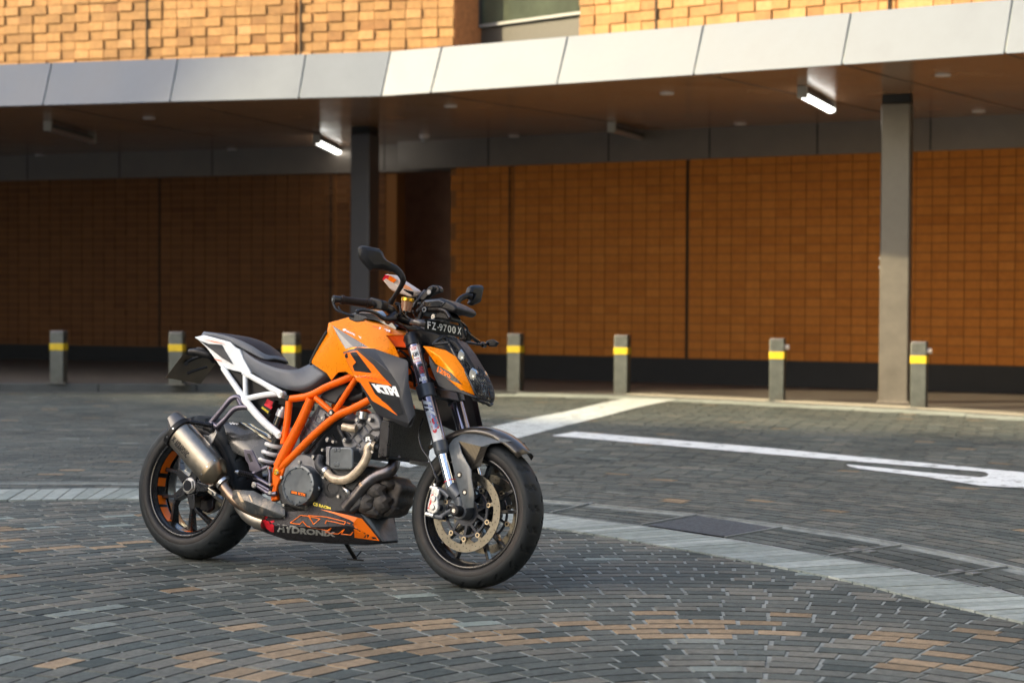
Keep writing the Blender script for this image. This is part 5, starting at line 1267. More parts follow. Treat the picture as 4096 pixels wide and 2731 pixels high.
# fluid reservoir
rq = b_(1112, 740, .13); axr = (b_(1128, 640, .13)-rq).normalized()
mb = MB(); mb.cyl(rq-axr*.012, rq+axr*.028, .0215, .0245, n=28); res = mb.build('fluid_reservoir', GLASSY, bike)
mb = MB(); mb.cyl(rq+axr*.028, rq+axr*.043, .027, n=32); mb.build('reservoir_cap', GOLD, res, bevel=.002)
mb = MB(); mb.tube([b_(995, 690, .16), b_(1040, 700, .15), b_(1050, 800, .15), b_(1000, 810, .15)], .005); mb.cyl(b_(1112, 770, .13), b_(1108, 815, .13), .006, n=12); mb.build('reservoir_bracket', BLKMET, res)
# sticker-covered card reader box
bx = [b_(855, 440, .12), b_(885, 383, .12), b_(945, 388, .12), b_(1198, 555, .05), b_(1192, 612, .05), b_(1150, 625, .06), b_(960, 560, .10), b_(935, 530, .11)]
mb = MB(); mb.prism(bx, (0, .055, .006)); cr = mb.build('card_reader', M('sticker_base', (.62, .50, .42), .35, 0, .3), bike, bevel=.006, smooth=30)
pcr = Pl(bx[0], bx[2], bx[4])
decal('reader_sticker', pcr, 'B', [(858, 442), (888, 390), (940, 395), (905, 460)], REDP, cr); decal('reader_sticker', pcr, 'B', [(890, 465), (945, 400), (1010, 445), (950, 500)], OINK, cr)
decal('reader_sticker', pcr, 'B', [(945, 505), (962, 465), (1040, 520), (1010, 560)], WHT, cr, .002); decal('reader_sticker', pcr, 'B', [(1062, 590), (1085, 540), (1190, 570), (1185, 608), (1120, 610)], BLACKG, cr)
lettering('reader_lettering', pcr, 'B', 'KEEP DRY', [(955, 500), (1025, 545), (1032, 528), (962, 482)], BLKI, cr, .03, .003)
decal('reader_sticker', pcr, 'B', [(1030, 470), (1080, 480), (1150, 520), (1180, 555), (1090, 535)], M('peach_ink', (.85, .38, .2), .4), cr)
mb = MB(); mb.prism([b_(1080, 610, .08), b_(1190, 620, .04), b_(1198, 660, .04), b_(1150, 655, .05), b_(1090, 640, .08)], (0, .05, 0)); mb.build('reader_mount', BLACK, cr, bevel=.004)
# phone holder
ph = prism('phone_holder', 'B', [(1235, 640), (1345, 515), (1375, 500), (1400, 515), (1380, 560), (1290, 665)], .03, -.0, BLACK, bevel=.005)
mb = MB(); mb.prism(P_('B', [(1335, 520), (1380, 497), (1440, 500), (1462, 530), (1458, 565), (1400, 580), (1350, 610)], -.02), (0, .03, 0)); mb.tube([b_(1200, 700, .03), b_(1250, 640, .02), b_(1320, 560, .0)], .012); mb.build('holder_clamp', BLKMET, ph, bevel=.006)
mb = MB(); q = b_(1352, 572, .031); mb.cyl(q, q+YA*.004, .010, n=16); mb.build('holder_knob', M('grey_knob', (.3, .3, .3), .4), ph)
# dashboard pod
dash = prism('dashboard', 'B', [(1205, 750), (1290, 645), (1460, 628), (1545, 665), (1610, 700), (1650, 745), (1600, 790), (1500, 760), (1400, 780), (1300, 775), (1230, 800), (1190, 790)], .070, -.085, BLACK, bevel=.012, bseg=3)
mb = MB(); mb.prism(P_('B', [(1230, 760), (1300, 655), (1450, 640), (1530, 672), (1480, 735), (1330, 740), (1260, 780)], .074), (0, .15, 0)); mb.build('dash_cover', BLACKG, dash, bevel=.008)
mb = MB()
for p, r_ in ((P_('B', [(1245, 870), (1290, 770), (1400, 745), (1520, 770), (1570, 840)], .06), .010), (P_('B', [(1190, 730), (1230, 650)], .07), .006), (P_('B', [(1190, 700), (1260, 690)], .05), .008), (P_('B', [(1500, 760), (1560, 690), (1600, 720)], .0), .009), (P_('B', [(1560, 690), (1640, 740), (1620, 800)], -.06), .009)):
    mb.tube(p, r_)
mb.build('dash_bracket', BLKMET, dash)
mb = MB()
q = b_(1300, 752, .075); mb.lathe(q, YA, [(.006, -.002), (.011, -.002), (.011, .003), (.006, .003)], n=18)
mb.build('bracket_eyelet', M('eyelet_grey', (.2, .21, .22), .4), dash)
horn = prism('horn_pod', 'B', [(1350, 845), (1410, 800), (1440, 765), (1520, 765), (1570, 820), (1572, 870), (1480, 855), (1400, 848)], .055, -.03, BLACK, bevel=.014, bseg=3)
mb = MB(); q = b_(1395, 828, .058); mb.cyl(q, q+YA*.004, .010, n=18); mb.build('pod_bolt', STEEL, horn)
# indicator beside the plate
mb = MB(); mb.tube([b_(1155, 890, .14), b_(1200, 885, .14), b_(1260, 895, .14), b_(1305, 905, .13)], [.008, .013, .014, .012], n=16); ind = mb.build('indicator', M('smoked_lens', (.07, .06, .055), .15, 0, .6), bike)
mb = MB(); mb.cyl(b_(1250, 890, .138), b_(1310, 905, .12), .0155, .014, n=18); mb.build('indicator_stem', BLACK, ind)
# cables
rc = random.Random(3)
mb = MB()
for pts, r_ in ((((960, 860, .15), (1040, 900, .12), (1120, 960, .09), (1160, 1060, .07)), .0045), (((900, 860, .18), (1010, 900, .13), (1080, 940, .1), (1250, 960, .07)), .004), (((1020, 700, .15), (1060, 780, .12), (1150, 860, .08), (1250, 900, .04)), .005), (((1180, 760, .06), (1190, 800, .06), (1220, 850, .05), (1260, 930, .05)), .004),
                (((1030, 1180, .13), (1080, 1200, .11), (1140, 1260, .09)), .005), (((1140, 1350, .1), (1180, 1420, .09), (1200, 1560, .08)), .006), (((1640, 850, -.1), (1700, 930, -.16), (1720, 1000, -.2), (1750, 1060, -.24)), .005), (((1630, 830, -.1), (1740, 940, -.18), (1760, 1000, -.22), (1880, 1090, -.3)), .005), (((1600, 800, -.08), (1660, 880, -.12), (1690, 960, -.14)), .006), (((1740, 560+400, -.2), (1800, 1040, -.26), (1860, 1090, -.3)), .007)):
    mb.tube([b_(*p) for p in pts], r_, n=8)
mb.each('cable', BLACKG, bike)
# steering head mass behind the plate
prism('steering_head', 'B', [(1020, 880), (1180, 900), (1300, 960), (1500, 1010), (1560, 1060), (1500, 1100), (1350, 1150), (1280, 1180), (1200, 1000), (1090, 960)], .045, -.06, BLACK, bevel=.01)

# mirrors
def mirror_head(pts, lat0, lat1, tagc='B', cat='mirror'):
    xs = [p[0] for p in pts]; x0, x1 = min(xs), max(xs)
    P = [L(tagc, x, y, lat0+(lat1-lat0)*(x-x0)/(x1-x0)) for x, y in pts]; n = len(P); c = sum(P, Vector())/n
    nn = (P[n//3]-P[0]).cross(P[2*n//3]-P[0]).normalized(); nn = nn if nn.x > 0 else -nn
    mb = MB(); mid = [p.lerp(c, .10)+nn*.010 for p in P]; inn_ = [p.lerp(c, .42)+nn*.020 for p in P]; bk_ = [p-nn*.012 for p in P]
    mb.add(bk_+P+mid+inn_, [(i+k*n, (i+1) % n+k*n, (i+1) % n+(k+1)*n, i+(k+1)*n) for k in range(3) for i in range(n)]+[tuple(range(3*n, 4*n)), tuple(range(n-1, -1, -1))])
    return mb
mh = mirror_head([(612, 110), (635, 86), (700, 92), (825, 118), (862, 150), (885, 205), (910, 240), (972, 285), (962, 335), (920, 348), (870, 335), (740, 348), (665, 265), (622, 210), (612, 170)], .46, .34)
mr = mh.build('mirror', BLACK, bike, bevel=.003, smooth=30)
mb = MB(); mb.tube([b_(915, 305, .355), b_(985, 325, .335), b_(1045, 375, .32), b_(1075, 430, .31), b_(1072, 480, .295), b_(1020, 570, .27), b_(955, 665, .235)], [.017, .0165, .014, .0125, .011, .0095, .0085], n=16); 
for k in range(3): q = b_(925+k*16, 296+k*12, .352-.006*k); q2 = b_(930+k*16, 300+k*12, .350-.006*k); mb.tube([q, q2], .0185, n=16)
mb.cyl(b_(958, 655, .236), b_(945, 690, .232), .011, n=14); mb.build('mirror_stem', BLACK, mr)
mh = mirror_head([(1745, 580), (1765, 520), (1800, 500), (1860, 497), (1903, 500), (1916, 530), (1905, 565), (1880, 680), (1800, 712), (1762, 690), (1800, 610)], -.33, -.43)
mr = mh.build('mirror', BLACK, bike, bevel=.003, smooth=30)
mb = MB(); mb.tube([b_(1800, 620, -.35), b_(1740, 612, -.33), b_(1680, 640, -.30), b_(1640, 690, -.27), b_(1615, 740, -.24)], [.016, .013, .012, .010, .009], n=14); mb.build('mirror_stem', BLACK, mr)
# left lever with guard
mb = MB(); mb.tube([b_(1720, 1095, -.25), b_(1800, 1105, -.30), b_(1900, 1120, -.36), b_(1960, 1105, -.40)], .006); mb.tube([b_(1720, 1060, -.25), b_(1800, 1100, -.32), b_(1870, 1115, -.36)], .005)
ll = mb.build('clutch_lever', BLKMET, bike); prism('lever_paddle', 'B', [(1940, 1080), (2010, 1060), (2062, 1095), (2030, 1135), (1975, 1140), (1955, 1120)], -.40, -.42, BLACK, parent=ll, bevel=.003)
mb = MB(); q = b_(1920, 1120, -.37); mb.cyl(q-YA*.012, q+YA*.012, .012, n=16); mb.build('lever_ball', BLACKG, ll, bevel=.004)
prism('left_switch_block', 'B', [(1650, 960), (1720, 960), (1760, 1010), (1740, 1070), (1660, 1075)], -.22, -.26, BLACK, bevel=.005)

# ---------------- engine
eng = empty('engine'); eng.parent = bike
prism('crankcase', 'D', [(330, 690), (640, 640), (900, 700), (960, 790), (980, 1010), (900, 1080), (560, 1090), (330, 1010), (300, 860)], .150, -.150, ENGD, eng, bevel=.012)
# cylinders: rear (leaning back) and front (leaning forward)
prism('rear_cylinder', 'D', [(480, 430), (640, 245), (760, 330), (700, 440), (560, 660), (480, 560)], .115, -.115, ENG, eng, bevel=.008)
mb = MB()
for i in range(6):
    t = i/5; a = d_(500+55*t*2.2, 520-110*t*1.9, .118); b = d_(590+55*t*2.0, 590-105*t*1.9, .118); mb.tube([a, b], .004, n=6)
for (x0, y0, x1, y1) in ((640, 250, 500, 460), (690, 300, 560, 560), (600, 380, 640, 240), (560, 330, 680, 430), (520, 400, 640, 500)): mb.tube([d_(x0, y0, .117), d_(x1, y1, .117)], .005, n=6)
mb.build('cylinder_ribs', ENG, eng)
prism('front_cylinder', 'D', [(780, 420), (900, 380), (1000, 300), (1110, 360), (1130, 460), (1060, 560), (960, 650), (840, 620)], .120, -.120, ENG, eng, bevel=.010)
prism('head_cover', 'D', [(985, 300), (1080, 290), (1120, 350), (1130, 420), (1060, 440), (1000, 380)], .135, -.12, ENG, eng, bevel=.010)
mb = MB()
for (x0, y0, x1, y1) in ((850, 440, 960, 560), (900, 400, 1010, 540), (960, 360, 1060, 500), (870, 520, 1000, 380), (900, 580, 1060, 420), (940, 620, 1090, 480)): mb.tube([d_(x0, y0, .123), d_(x1, y1, .123)], .0045, n=6)
mb.build('cylinder_ribs', ENG, eng)
mb = MB(); mb.prism(P_('D', [(990, 490), (1030, 455), (1075, 480), (1070, 520), (1020, 540)], .128), (0, .01, 0)); lab = mb.build('engine_badge', BLKI, eng, bevel=.001)
plg = Pl(d_(990, 490, .128), d_(1075, 480, .128), d_(1020, 540, .128)); lettering('engine_badge_lettering', plg, 'D', 'R', [(1003, 520), (1052, 512), (1050, 475), (1005, 485)], WHT, eng, .05, .001)
# clutch cover
q = d_(470, 862, .200); mb = MB()
mb.lathe(q-YA*.05, YA, [(.085, -.02), (.087, .0), (.0865, .038), (.083, .048), (.074, .050), (.072, .047), (.0, .049)], n=72)
for k in range(24):
    a = 2*math.pi*k/24
    if k % 3 == 0: c = q+Vector((math.cos(a)*.080, 0, math.sin(a)*.080)); mb.cyl(c-YA*.01, c+YA*.001, .005, n=8)
    c = q+Vector((math.cos(a)*.068, 0, math.sin(a)*.068)); c2 = q+Vector((math.cos(a)*.076, 0, math.sin(a)*.076)); 
    if k % 2: mb.tube([c, c2], .0028, n=6)
cc = mb.build('clutch_cover', CLUT, eng, smooth=40)
plq = Pl(q, q+Vector((.05, 0, 0)), q+Vector((0, 0, .05)))
decal('clutch_badge', plq, 'D', [(416, 900), (538, 925), (534, 955), (412, 930)], BLKI, eng, .0008)
lettering('clutch_lettering', plq, 'D', 'KTM', [(474, 938), (530, 950), (532, 928), (478, 916)], OINK, eng, .05, .002)
decal('clutch_badge', plq, 'D', [(424, 906), (468, 915), (465, 932), (421, 924)], OINK, eng, .0012)
q = d_(500, 800, .150); mb = MB(); mb.lathe(q-YA*.05, YA, [(.098, 0), (.098, .045), (.094, .052), (.0, .052)], n=60); mb.build('clutch_housing', ENG, eng)
mb = MB()
for x, y in ((486, 680), (625, 905), (535, 1020), (362, 1018), (668, 585), (592, 640), (910, 688), (345, 800), (704, 505), (750, 522), (838, 510), (935, 350), (1035, 348), (678, 800), (605, 818), (790, 950)): q = d_(x, y, .158); mb.cyl(q-YA*.02, q+YA*.003, .0065, n=14); 
mb.each('engine_bolt', STEEL, eng, per=1)
mb = MB()
for x, y, r_ in ((486, 680, .010), (704, 505, .010), (838, 510, .011), (938, 352, .012), (668, 335, .012), (1035, 348, .010), (592, 640, .009)): q = d_(x, y, .155); mb.cyl(q-YA*.03, q+YA*.0005, r_, n=14)
mb.each('engine_boss', ENG, eng, per=1)
# water pump box, second cover
prism('oil_cooler_box', 'D', [(720, 585), (740, 562), (885, 562), (906, 585), (905, 720), (888, 742), (745, 740), (718, 715)], .170, .11, CLUT, eng, bevel=.007, bseg=3)
prism('oil_cooler_side', 'D', [(690, 560), (735, 556), (722, 585), (722, 715), (690, 700)], .165, .11, ENG, eng, bevel=.004)
mb = MB()
for x, y in ((795, 585), (785, 700), (765, 585), (762, 700)): q = d_(x, y, .171); mb.cyl(q-YA*.002, q+YA*.002, .010, .008, n=18)
mb.each('cooler_boss', CLUT, eng, bevel=.001, per=1)
q = d_(735, 880, .150); mb = MB(); mb.lathe(q-YA*.04, YA, [(.052, 0), (.050, .035), (.040, .042), (.02, .043), (.018, .038), (0, .038)], n=40); mb.build('water_pump_cover', ENGD, eng)
mb = MB(); mb.tube([d_(880, 950, .155), d_(860, 910, .165), d_(830, 880, .16), d_(825, 850, .15)], [.010, .011, .006, .003]); mb.build('oxygen_sensor', STEEL, eng)
mb = MB(); mb.prism(P_('D', [(595, 805), (625, 798), (628, 860), (645, 890), (635, 905), (612, 885), (600, 850)], .17), (0, .01, 0)); mb.build('cable_clip', STEEL, eng, bevel=.002)
# generator / front cover lump
vlump = MB(); q = d_(1085, 950, .06)
mb = MB(); mb.prism(P_('D', [(900, 900), (960, 820), (1060, 770), (1180, 785), (1230, 800), (1245, 830), (1285, 860), (1285, 905), (1255, 940), (1255, 1000), (1225, 1040), (1210, 1080), (1150, 1105), (1050, 1110), (1000, 1090), (900, 1060)], .07), (0, .12, 0)); sump = mb.build('front_engine_cover', ENGR, eng, bevel=.014, bseg=3, smooth=50)
mb = MB()
rl = random.Random(5)
for (x, y, l, rx, rz_) in ((1080, 900, .10, .055, .042), (1165, 850, .07, .045, .035), (1010, 1000, .11, .050, .048), (1130, 1000, .085, .052, .045), (1220, 920, .03, .040, .045), (1190, 1040, .05, .040, .038), (1060, 1060, .09, .05, .035), (985, 900, .11, .035, .035), (1250, 870, .0, .03, .03), (1240, 980, .0, .035, .04)):
    c = d_(x, y, l); bm_ = bmesh.new(); bmesh.ops.create_icosphere(bm_, subdivisions=2, radius=1)
    V_ = [Vector((c.x+v_.co.x*rx*(1+.16*math.sin(5*v_.co.z+x)+rl.uniform(-.09, .07)), c.y+v_.co.y*.040, c.z+v_.co.z*rz_*(1+.16*math.sin(6*v_.co.x+y)+rl.uniform(-.09, .07)))) for v_ in bm_.verts]; mb.add(V_, [tuple(q_.index for q_ in f_.verts) for f_ in bm_.faces]); bm_.free()
mb.build('cover_bulge', ENGR, eng, smooth=24, bevel=.002)
# hoses and headers
hd = tubes('front_header', [([d_(1235, 600, .05), d_(1228, 690, .075), d_(1190, 750, .10), d_(1090, 790, .12), d_(1010, 850, .135), d_(930, 945, .14), d_(850, 1040, .14)], [.024, .025, .0265, .0265, .027, .027, .027])], TITAND, n=24, smooth=60)
mb = MB(); a = d_(985, 873, .136); b = d_(1000, 860, .135); mb.tube([a, b], .0285, n=24); mb.build('weld_bead', TITANB, hd)
tubes('coolant_hose', [([d_(660, 640, .15), d_(640, 690, .165), d_(655, 730, .17), d_(690, 755, .17)], [.020, .020, .020, .019])], ENGD, n=18, smooth=60)
wr_ = tubes('header_hose', [([d_(695, 755, .168), d_(740, 805, .17), d_(800, 822, .17), d_(870, 812, .17), d_(930, 765, .17), d_(990, 690, .165), d_(1020, 620, .16), d_(1022, 580, .158), d_(1045, 553, .155), d_(1080, 556, .15)], .0185)], WRAP, n=22, smooth=60)
mb = MB()
for (x0, y0, x1, y1, l) in ((682, 745, 700, 762, .169), (1052, 552, 1062, 552, .155)): mb.tube([d_(x0, y0, l), d_(x1, y1, l)], .0205, n=20)
for (x, y) in ((676, 802), (1060, 600)): q = d_(x, y, .18); mb.cyl(q, q+YA*.006, .006, n=10)
mb.build('hose_clamp', STEEL, wr_)
tubes('upper_hose', [([d_(830, 405, .15), d_(880, 415, .15), d_(930, 420, .145)], .0165)], WRAP, n=18)
mb = MB(); mb.tube([d_(800, 395, .14), d_(805, 430, .14), d_(830, 480, .14), d_(850, 520, .13)], .012); mb.tube([d_(745, 465, .14), d_(770, 520, .13)], .005); mb.tube([d_(1060, 556, .15), d_(1110, 570, .14)], .017); mb.tube([d_(330, 700, .12), d_(500, 640, .13), d_(680, 450, .135), d_(860, 305, .14), d_(1040, 245, .15)], .006); mb.tube([d_(860, 180, .12), d_(920, 185, .12), d_(1000, 160, .13)], .017); mb.tube([d_(960, 60, .1), d_(1000, 110, .1), d_(1010, 160, .1)], .02)
mb.build('hose_bundle', BLACK, eng)
prism('throttle_cover', 'D', [(640, 175), (690, 90), (815, 38), (872, 75), (850, 130), (800, 170), (770, 230), (715, 215)], .125, .02, GREYM, eng, bevel=.008)
q = d_(985, 310, .14); mb = MB(); mb.cyl(q-Vector((0, 0, .02)), q+Vector((0, 0, .012)), .021, n=22); mb.build('filler_cap', STEEL, eng, bevel=.002)
# radiator
rA, rB = d_(1175, 345, .155), d_(1160, 630, .155)
dx_ = Vector((.020, 0, -.004))
mb = MB(); V = [L('D', 1205, 355, .150), L('D', 1168, 635, .150)]
far = [Vector((p.x, .150, p.z)) for p in V]
top_up = (V[0]-V[1])*.45
mb.prism([V[0]+top_up, V[1], far[1], far[0]+top_up], (-.045, 0, -.01)); rad = mb.build('radiator', RAD, bike, smooth=0, bevel=.003)
prism('radiator_tank', 'D', [(1125, 350), (1190, 355), (1195, 375), (1175, 635), (1160, 645), (1115, 640), (1098, 610), (1118, 380)], .168, .142, BLKMET, rad, bevel=.006)
mb = MB(); lo = [V[1]+Vector((.004, 0, -.006)), far[1]+Vector((.004, 0, -.006))]
mb.tube([lo[0], lo[1]], .007, n=10); mb.build('radiator_frame', BLACK, rad)
mb = MB(); a = L('D', 1340, 680, .03); b = L('D', 1500, 705, -.05); mb.prism([a+Vector((.006, 0, .007)), b+Vector((.006, 0, .007)), b+Vector((.006, 0, -.007)), a+Vector((.006, 0, -.007))], (.002, 0, 0)); mb.build('perforated_edge', M('perforated_alloy', (.45, .44, .40), .4, .7, var=.3, vscale=200), rad, smooth=0)

# ---------------- belly pan
w0_ = lambda x, y, lat: L('D', x, y, lat)
pan = [w0_(612, 900, .150), w0_(752, 957, .145), w0_(802, 1042, .140), w0_(965, 1085, .118), w0_(1030, 1165, .092), w0_(1135, 1302, .055), w0_(840, 1315, .075), w0_(560, 1305, .085), w0_(390, 1290, .090), w0_(250, 1242, .100), w0_(115, 1192, .115), w0_(150, 1160, .130), w0_(160, 1080, .150), w0_(375, 1070, .165), w0_(540, 1062, .160), w0_(585, 990, .158)]
ridgep = [w0_(300, 1180, .175), w0_(620, 1190, .170), w0_(880, 1180, .135)]
VS = pan+ridgep
fs = [(0, 1, 15), (1, 2, 14, 15), (2, 3, 18, 17, 14), (3, 4, 5, 18), (5, 6, 17, 18), (6, 7, 17), (7, 8, 16, 17), (8, 9, 16), (9, 10, 11, 12, 16), (12, 13, 16), (13, 14, 17, 16)]
fs = [(f[0], f[i], f[i+1]) for f in fs for i in range(1, len(f)-1)]
mb = MB(); mb.add(VS, fs); mb.mirror()
k = len(VS); bot_idx = [5, 6, 7, 8, 9, 10]
for i in range(5): a, b = bot_idx[i], bot_idx[i+1]; mb.f.append((a, b, b+k, a+k)); mb.m.append(0)
pan_o = mb.build('belly_pan', PAN, bike, solid=.003, bevel=.002, smooth=28)
n0, n1, n2 = w0_(965, 1085, .118), w0_(1030, 1165, .094), w0_(1137, 1303, .056); n3, n4 = w0_(1030, 1118, .095), w0_(1150, 1300, .052)
o1, o2, o3 = w0_(1212, 1082, -.090), w0_(1262, 1290, -.055), w0_(1250, 1303, -.055)
mb = MB(); mb.add([n0, n1, n2, n3, n4, o1, o2, o3], [(0, 3, 1), (1, 3, 4), (1, 4, 2), (3, 5, 6, 4), (4, 6, 7, 2)])
mb.build('belly_pan_nose', M('dusty_pan_plastic', (.10, .12, .14), .5, 0, .1, var=.35, vscale=18, rvar=.1, dirt=(.035, .03, .03)), pan_o, solid=.004, bevel=.003, smooth=20)
pidx = [tuple(VS[i] for i in f) for f in fs]; ptris = []
for f in pidx:
    for i in range(1, len(f)-1): ptris.append((f[0], f[i], f[i+1]))
def pdec(pts, mat, off=.0018, nm='pan_graphic'): return sdecal(nm, 'D', pts, mat, pan_o, off+.001, ptris, 30)
pdec([(650, 1052), (800, 1080), (975, 1122), (1045, 1205), (1115, 1295), (920, 1268), (1000, 1252), (940, 1172), (880, 1132), (770, 1090)], OINK)
def outline(pts, w_, mat):
    mb = MB(); P = [surf_at('D', x, y, ptris, .0030) for x, y in pts]
    for i in range(len(P)-1): mb.tube([P[i], P[i+1]], w_, n=4)
    return mb.build('pan_outline', mat, pan_o, smooth=0)
outline([(418, 1158), (500, 1098), (550, 1105), (620, 1120), (650, 1128), (600, 1170), (560, 1100), (700, 1112), (850, 1148), (840, 1170), (760, 1150), (700, 1140), (690, 1165)], .0022, OINK)
outline([(418, 1158), (490, 1168), (515, 1145), (550, 1185), (720, 1215), (735, 1195), (690, 1225), (790, 1240), (840, 1205), (815, 1240), (890, 1248), (940, 1180), (860, 1155)], .0022, OINK)
pdec([(148, 1078), (255, 1098), (235, 1118), (205, 1108), (252, 1165), (262, 1145), (292, 1138), (290, 1225), (262, 1222), (225, 1190), (200, 1195), (155, 1190), (150, 1165), (200, 1160), (165, 1120)], REDP, .0024)
stext('pan_lettering', 'D', 'HYDRONIX', [(315, 1222), (770, 1262), (770, 1222), (318, 1165)], M('faded_white_ink', (.42, .42, .40), .5, var=.4, vscale=60), pan_o, .05, .0040, ptris)
stext('pan_lettering', 'D', 'CS RACING', [(595, 1020), (760, 1060), (755, 1040), (598, 992)], YINK, pan_o, .06, .0046, ptris)
mb = MB(); q = surf_at('D', 370, 1110, ptris, .001); mb.cyl(q, q+YA*.004, .007, n=14); mb.build('pan_bolt', STEEL, pan_o)

# ---------------- exhaust
c3 = lambda x, y, lat: L('C', x, y, lat)
mA, mB_ = c3(464, 388, .215), c3(714, 672, .192); axm = (mB_-mA).normalized(); Lm = (mB_-mA).length
um = Vector((0, -1, 0)); um = (um-axm*um.dot(axm)).normalized(); wm = axm.cross(um); wm = wm if wm.z > 0 else -wm
def oval(t, ru, rw, n=40, px=2.4):
    out = []
    for i in range(n):
        a = 2*math.pi*i/n; c, s_ = math.cos(a), math.sin(a)
        out.append(mA+axm*t+um*ru*math.copysign(abs(c)**(2/px), c)+wm*rw*math.copysign(abs(s_)**(2/px), s_))
    return out
def oloft(mb, rings, m=0, cap=True):
    n = len(rings[0]); V = [p for r_ in rings for p in r_]; F_ = [(i*n+j, i*n+(j+1) % n, (i+1)*n+(j+1) % n, (i+1)*n+j) for i in range(len(rings)-1) for j in range(n)]
    if cap: F_ += [tuple(range(n-1, -1, -1)), tuple(range((len(rings)-1)*n, len(rings)*n))]
    mb.add(V, F_, m); return mb
RU, RW = .056, .066
mb = MB(); oloft(mb, [oval(-.005, RU, RW), oval(Lm+.01, RU, RW)]); muf = mb.build('exhaust_muffler', TITAN, bike, smooth=40)
mb = MB(); oloft(mb, [oval(Lm+.006, RU+.0015, RW+.0015), oval(Lm+.022, RU+.0015, RW+.0015), oval(Lm+.030, RU, RW), oval(Lm+.066, RU*.62, RW*.60), oval(Lm+.072, .030, .030, px=2)]); mb.build('muffler_cone', TITANB if False else M('warm_titanium', (.27, .225, .165), .38, 1, 0, var=.15, vscale=20, rvar=.08), muf, smooth=40)
mb = MB(); oloft(mb, [oval(-.022, RU+.010, RW+.010), oval(.004, RU+.008, RW+.008)]); mb.build('end_cap_ring', BLACK, muf, bevel=.003, smooth=40)
mb = MB(); 
tip = [c3(378, 232, .205), c3(435, 192, .205), c3(510, 230, .205)]
r0_ = oval(-.022, RU+.004, RW+.004); r1_ = [p-axm*.055+wm*.012 if (p-mA).dot(wm) > 0 else p-axm*.010 for p in oval(-.022, RU*.72, RW*.72)]
oloft(mb, [r0_, r1_]); mb.build('end_cap', carbon('cap_carbon', (.03, .03, .032), (.10, .10, .105), 300, .35, .4), muf, smooth=35, bevel=.002)
mb = MB()
for k in range(10):
    a = 2*math.pi*k/10+.3; q = mA+axm*(Lm+.014)+um*(RU+.001)*math.cos(a)+wm*(RW+.001)*math.sin(a); dn_ = (um*math.cos(a)+wm*math.sin(a)); mb.cyl(q, q+dn_*.004, .004, n=10)
    q = mA-axm*.008+um*(RU+.009)*math.cos(a)+wm*(RW+.009)*math.sin(a)
    if k % 3 == 0: mb.cyl(q, q+dn_*.004, .004, n=10)
mb.each('muffler_rivet', STEEL, muf, per=1)
# lettering wrapped on the muffler
def muff_text(string, t0, t1, a0, a1, mat, bold=.03):
    v, f = text2d(string, bold); pts = []
    for a, b in v:
        an = a0+(a1-a0)*b; c, s_ = math.cos(an), math.sin(an); e_x = 2/2.4
        pts.append(mA+axm*(t0+(t1-t0)*a)+um*(RU+.0012)*math.copysign(abs(c)**e_x, c)+wm*(RW+.0012)*math.copysign(abs(s_)**e_x, s_))
    mb = MB(); mb.add(pts, f); return mb.build('muffler_lettering', mat, muf, smooth=0)
muff_text('AKRAPOVIC', .035, .125, -.38, .02, BLKI, .04); muff_text('X', .012, .030, -.30, .0, BLKI, .08); muff_text('titanium', .045, .095, -.75, -.62, ENG)
# link pipe
lk = tubes('link_pipe', [([mA+axm*(Lm+.062), c3(800, 775, .175), c3(850, 850, .165), c3(930, 940, .155), c3(1050, 1010, .15), c3(1200, 1060, .145)], [.026, .025, .026, .027, .028, .028])], TITANB, n=24, smooth=60)
mb = MB(); a = c3(765, 740, .178); b = c3(790, 765, .176); mb.tube([a, b], .0325, n=24); a = c3(815, 785, .174); b = c3(830, 802, .172); mb.tube([a, b], .034, n=24); q = c3(760, 885, .18); mb.cyl(q, q+YA*.006, .008, n=12); mb.tube([c3(700, 840, .17), c3(760, 885, .175)], .005)
mb.build('pipe_clamp', STEEL, lk)
hs = MB(); V = [c3(862, 868, .172), c3(930, 852, .170), c3(1080, 862, .175), c3(1200, 930, .178), c3(1338, 1018, .178), c3(1342, 1070, .180), c3(1305, 1092, .182), c3(1180, 1075, .188), c3(1050, 1052, .188), c3(950, 985, .185), c3(900, 930, .182), c3(1000, 940, .196), c3(1180, 1010, .198)]
hs.add(V, [(0, 1, 11, 10), (1, 2, 11), (2, 3, 12, 11), (3, 4, 5, 12), (5, 6, 12), (6, 7, 12), (7, 8, 11, 12), (8, 9, 11), (9, 10, 11)]); shd = hs.build('heat_shield', CAMO, lk, solid=.003, bevel=.002, smooth=30)
htr = [(V[10], V[0], V[11]), (V[0], V[1], V[11]), (V[1], V[2], V[11]), (V[9], V[10], V[11]), (V[8], V[9], V[11]), (V[2], V[12], V[11]), (V[7], V[8], V[11]), (V[7], V[11], V[12])]
sdecal('shield_mark', 'C', [(940, 870), (960, 880), (985, 930), (1000, 955), (975, 950), (950, 910)], M('sand_ink', (.62, .46, .28), .5), lk, .0035, htr, 30); sdecal('shield_mark', 'C', [(1035, 895), (1050, 905), (1075, 960), (1060, 955)], MATS['sand_ink'], lk, .0035, htr, 30)
tubes('collector_pipe', [([c3(960, 985, .11), c3(1020, 1050, .12), c3(1090, 1100, .12), c3(1180, 1130, .12)], [.026, .032, .034, .034])], M('dull_steel_pipe', (.45, .42, .37), .4, 1, var=.2, vscale=14), n=22, smooth=60)
mb = MB(); mb.prism(P_('C', [(650, 395), (700, 400), (760, 350), (768, 380), (740, 440), (715, 480)], .165), (0, .006, 0)); mb.build('muffler_bracket', STEEL, muf, bevel=.001)

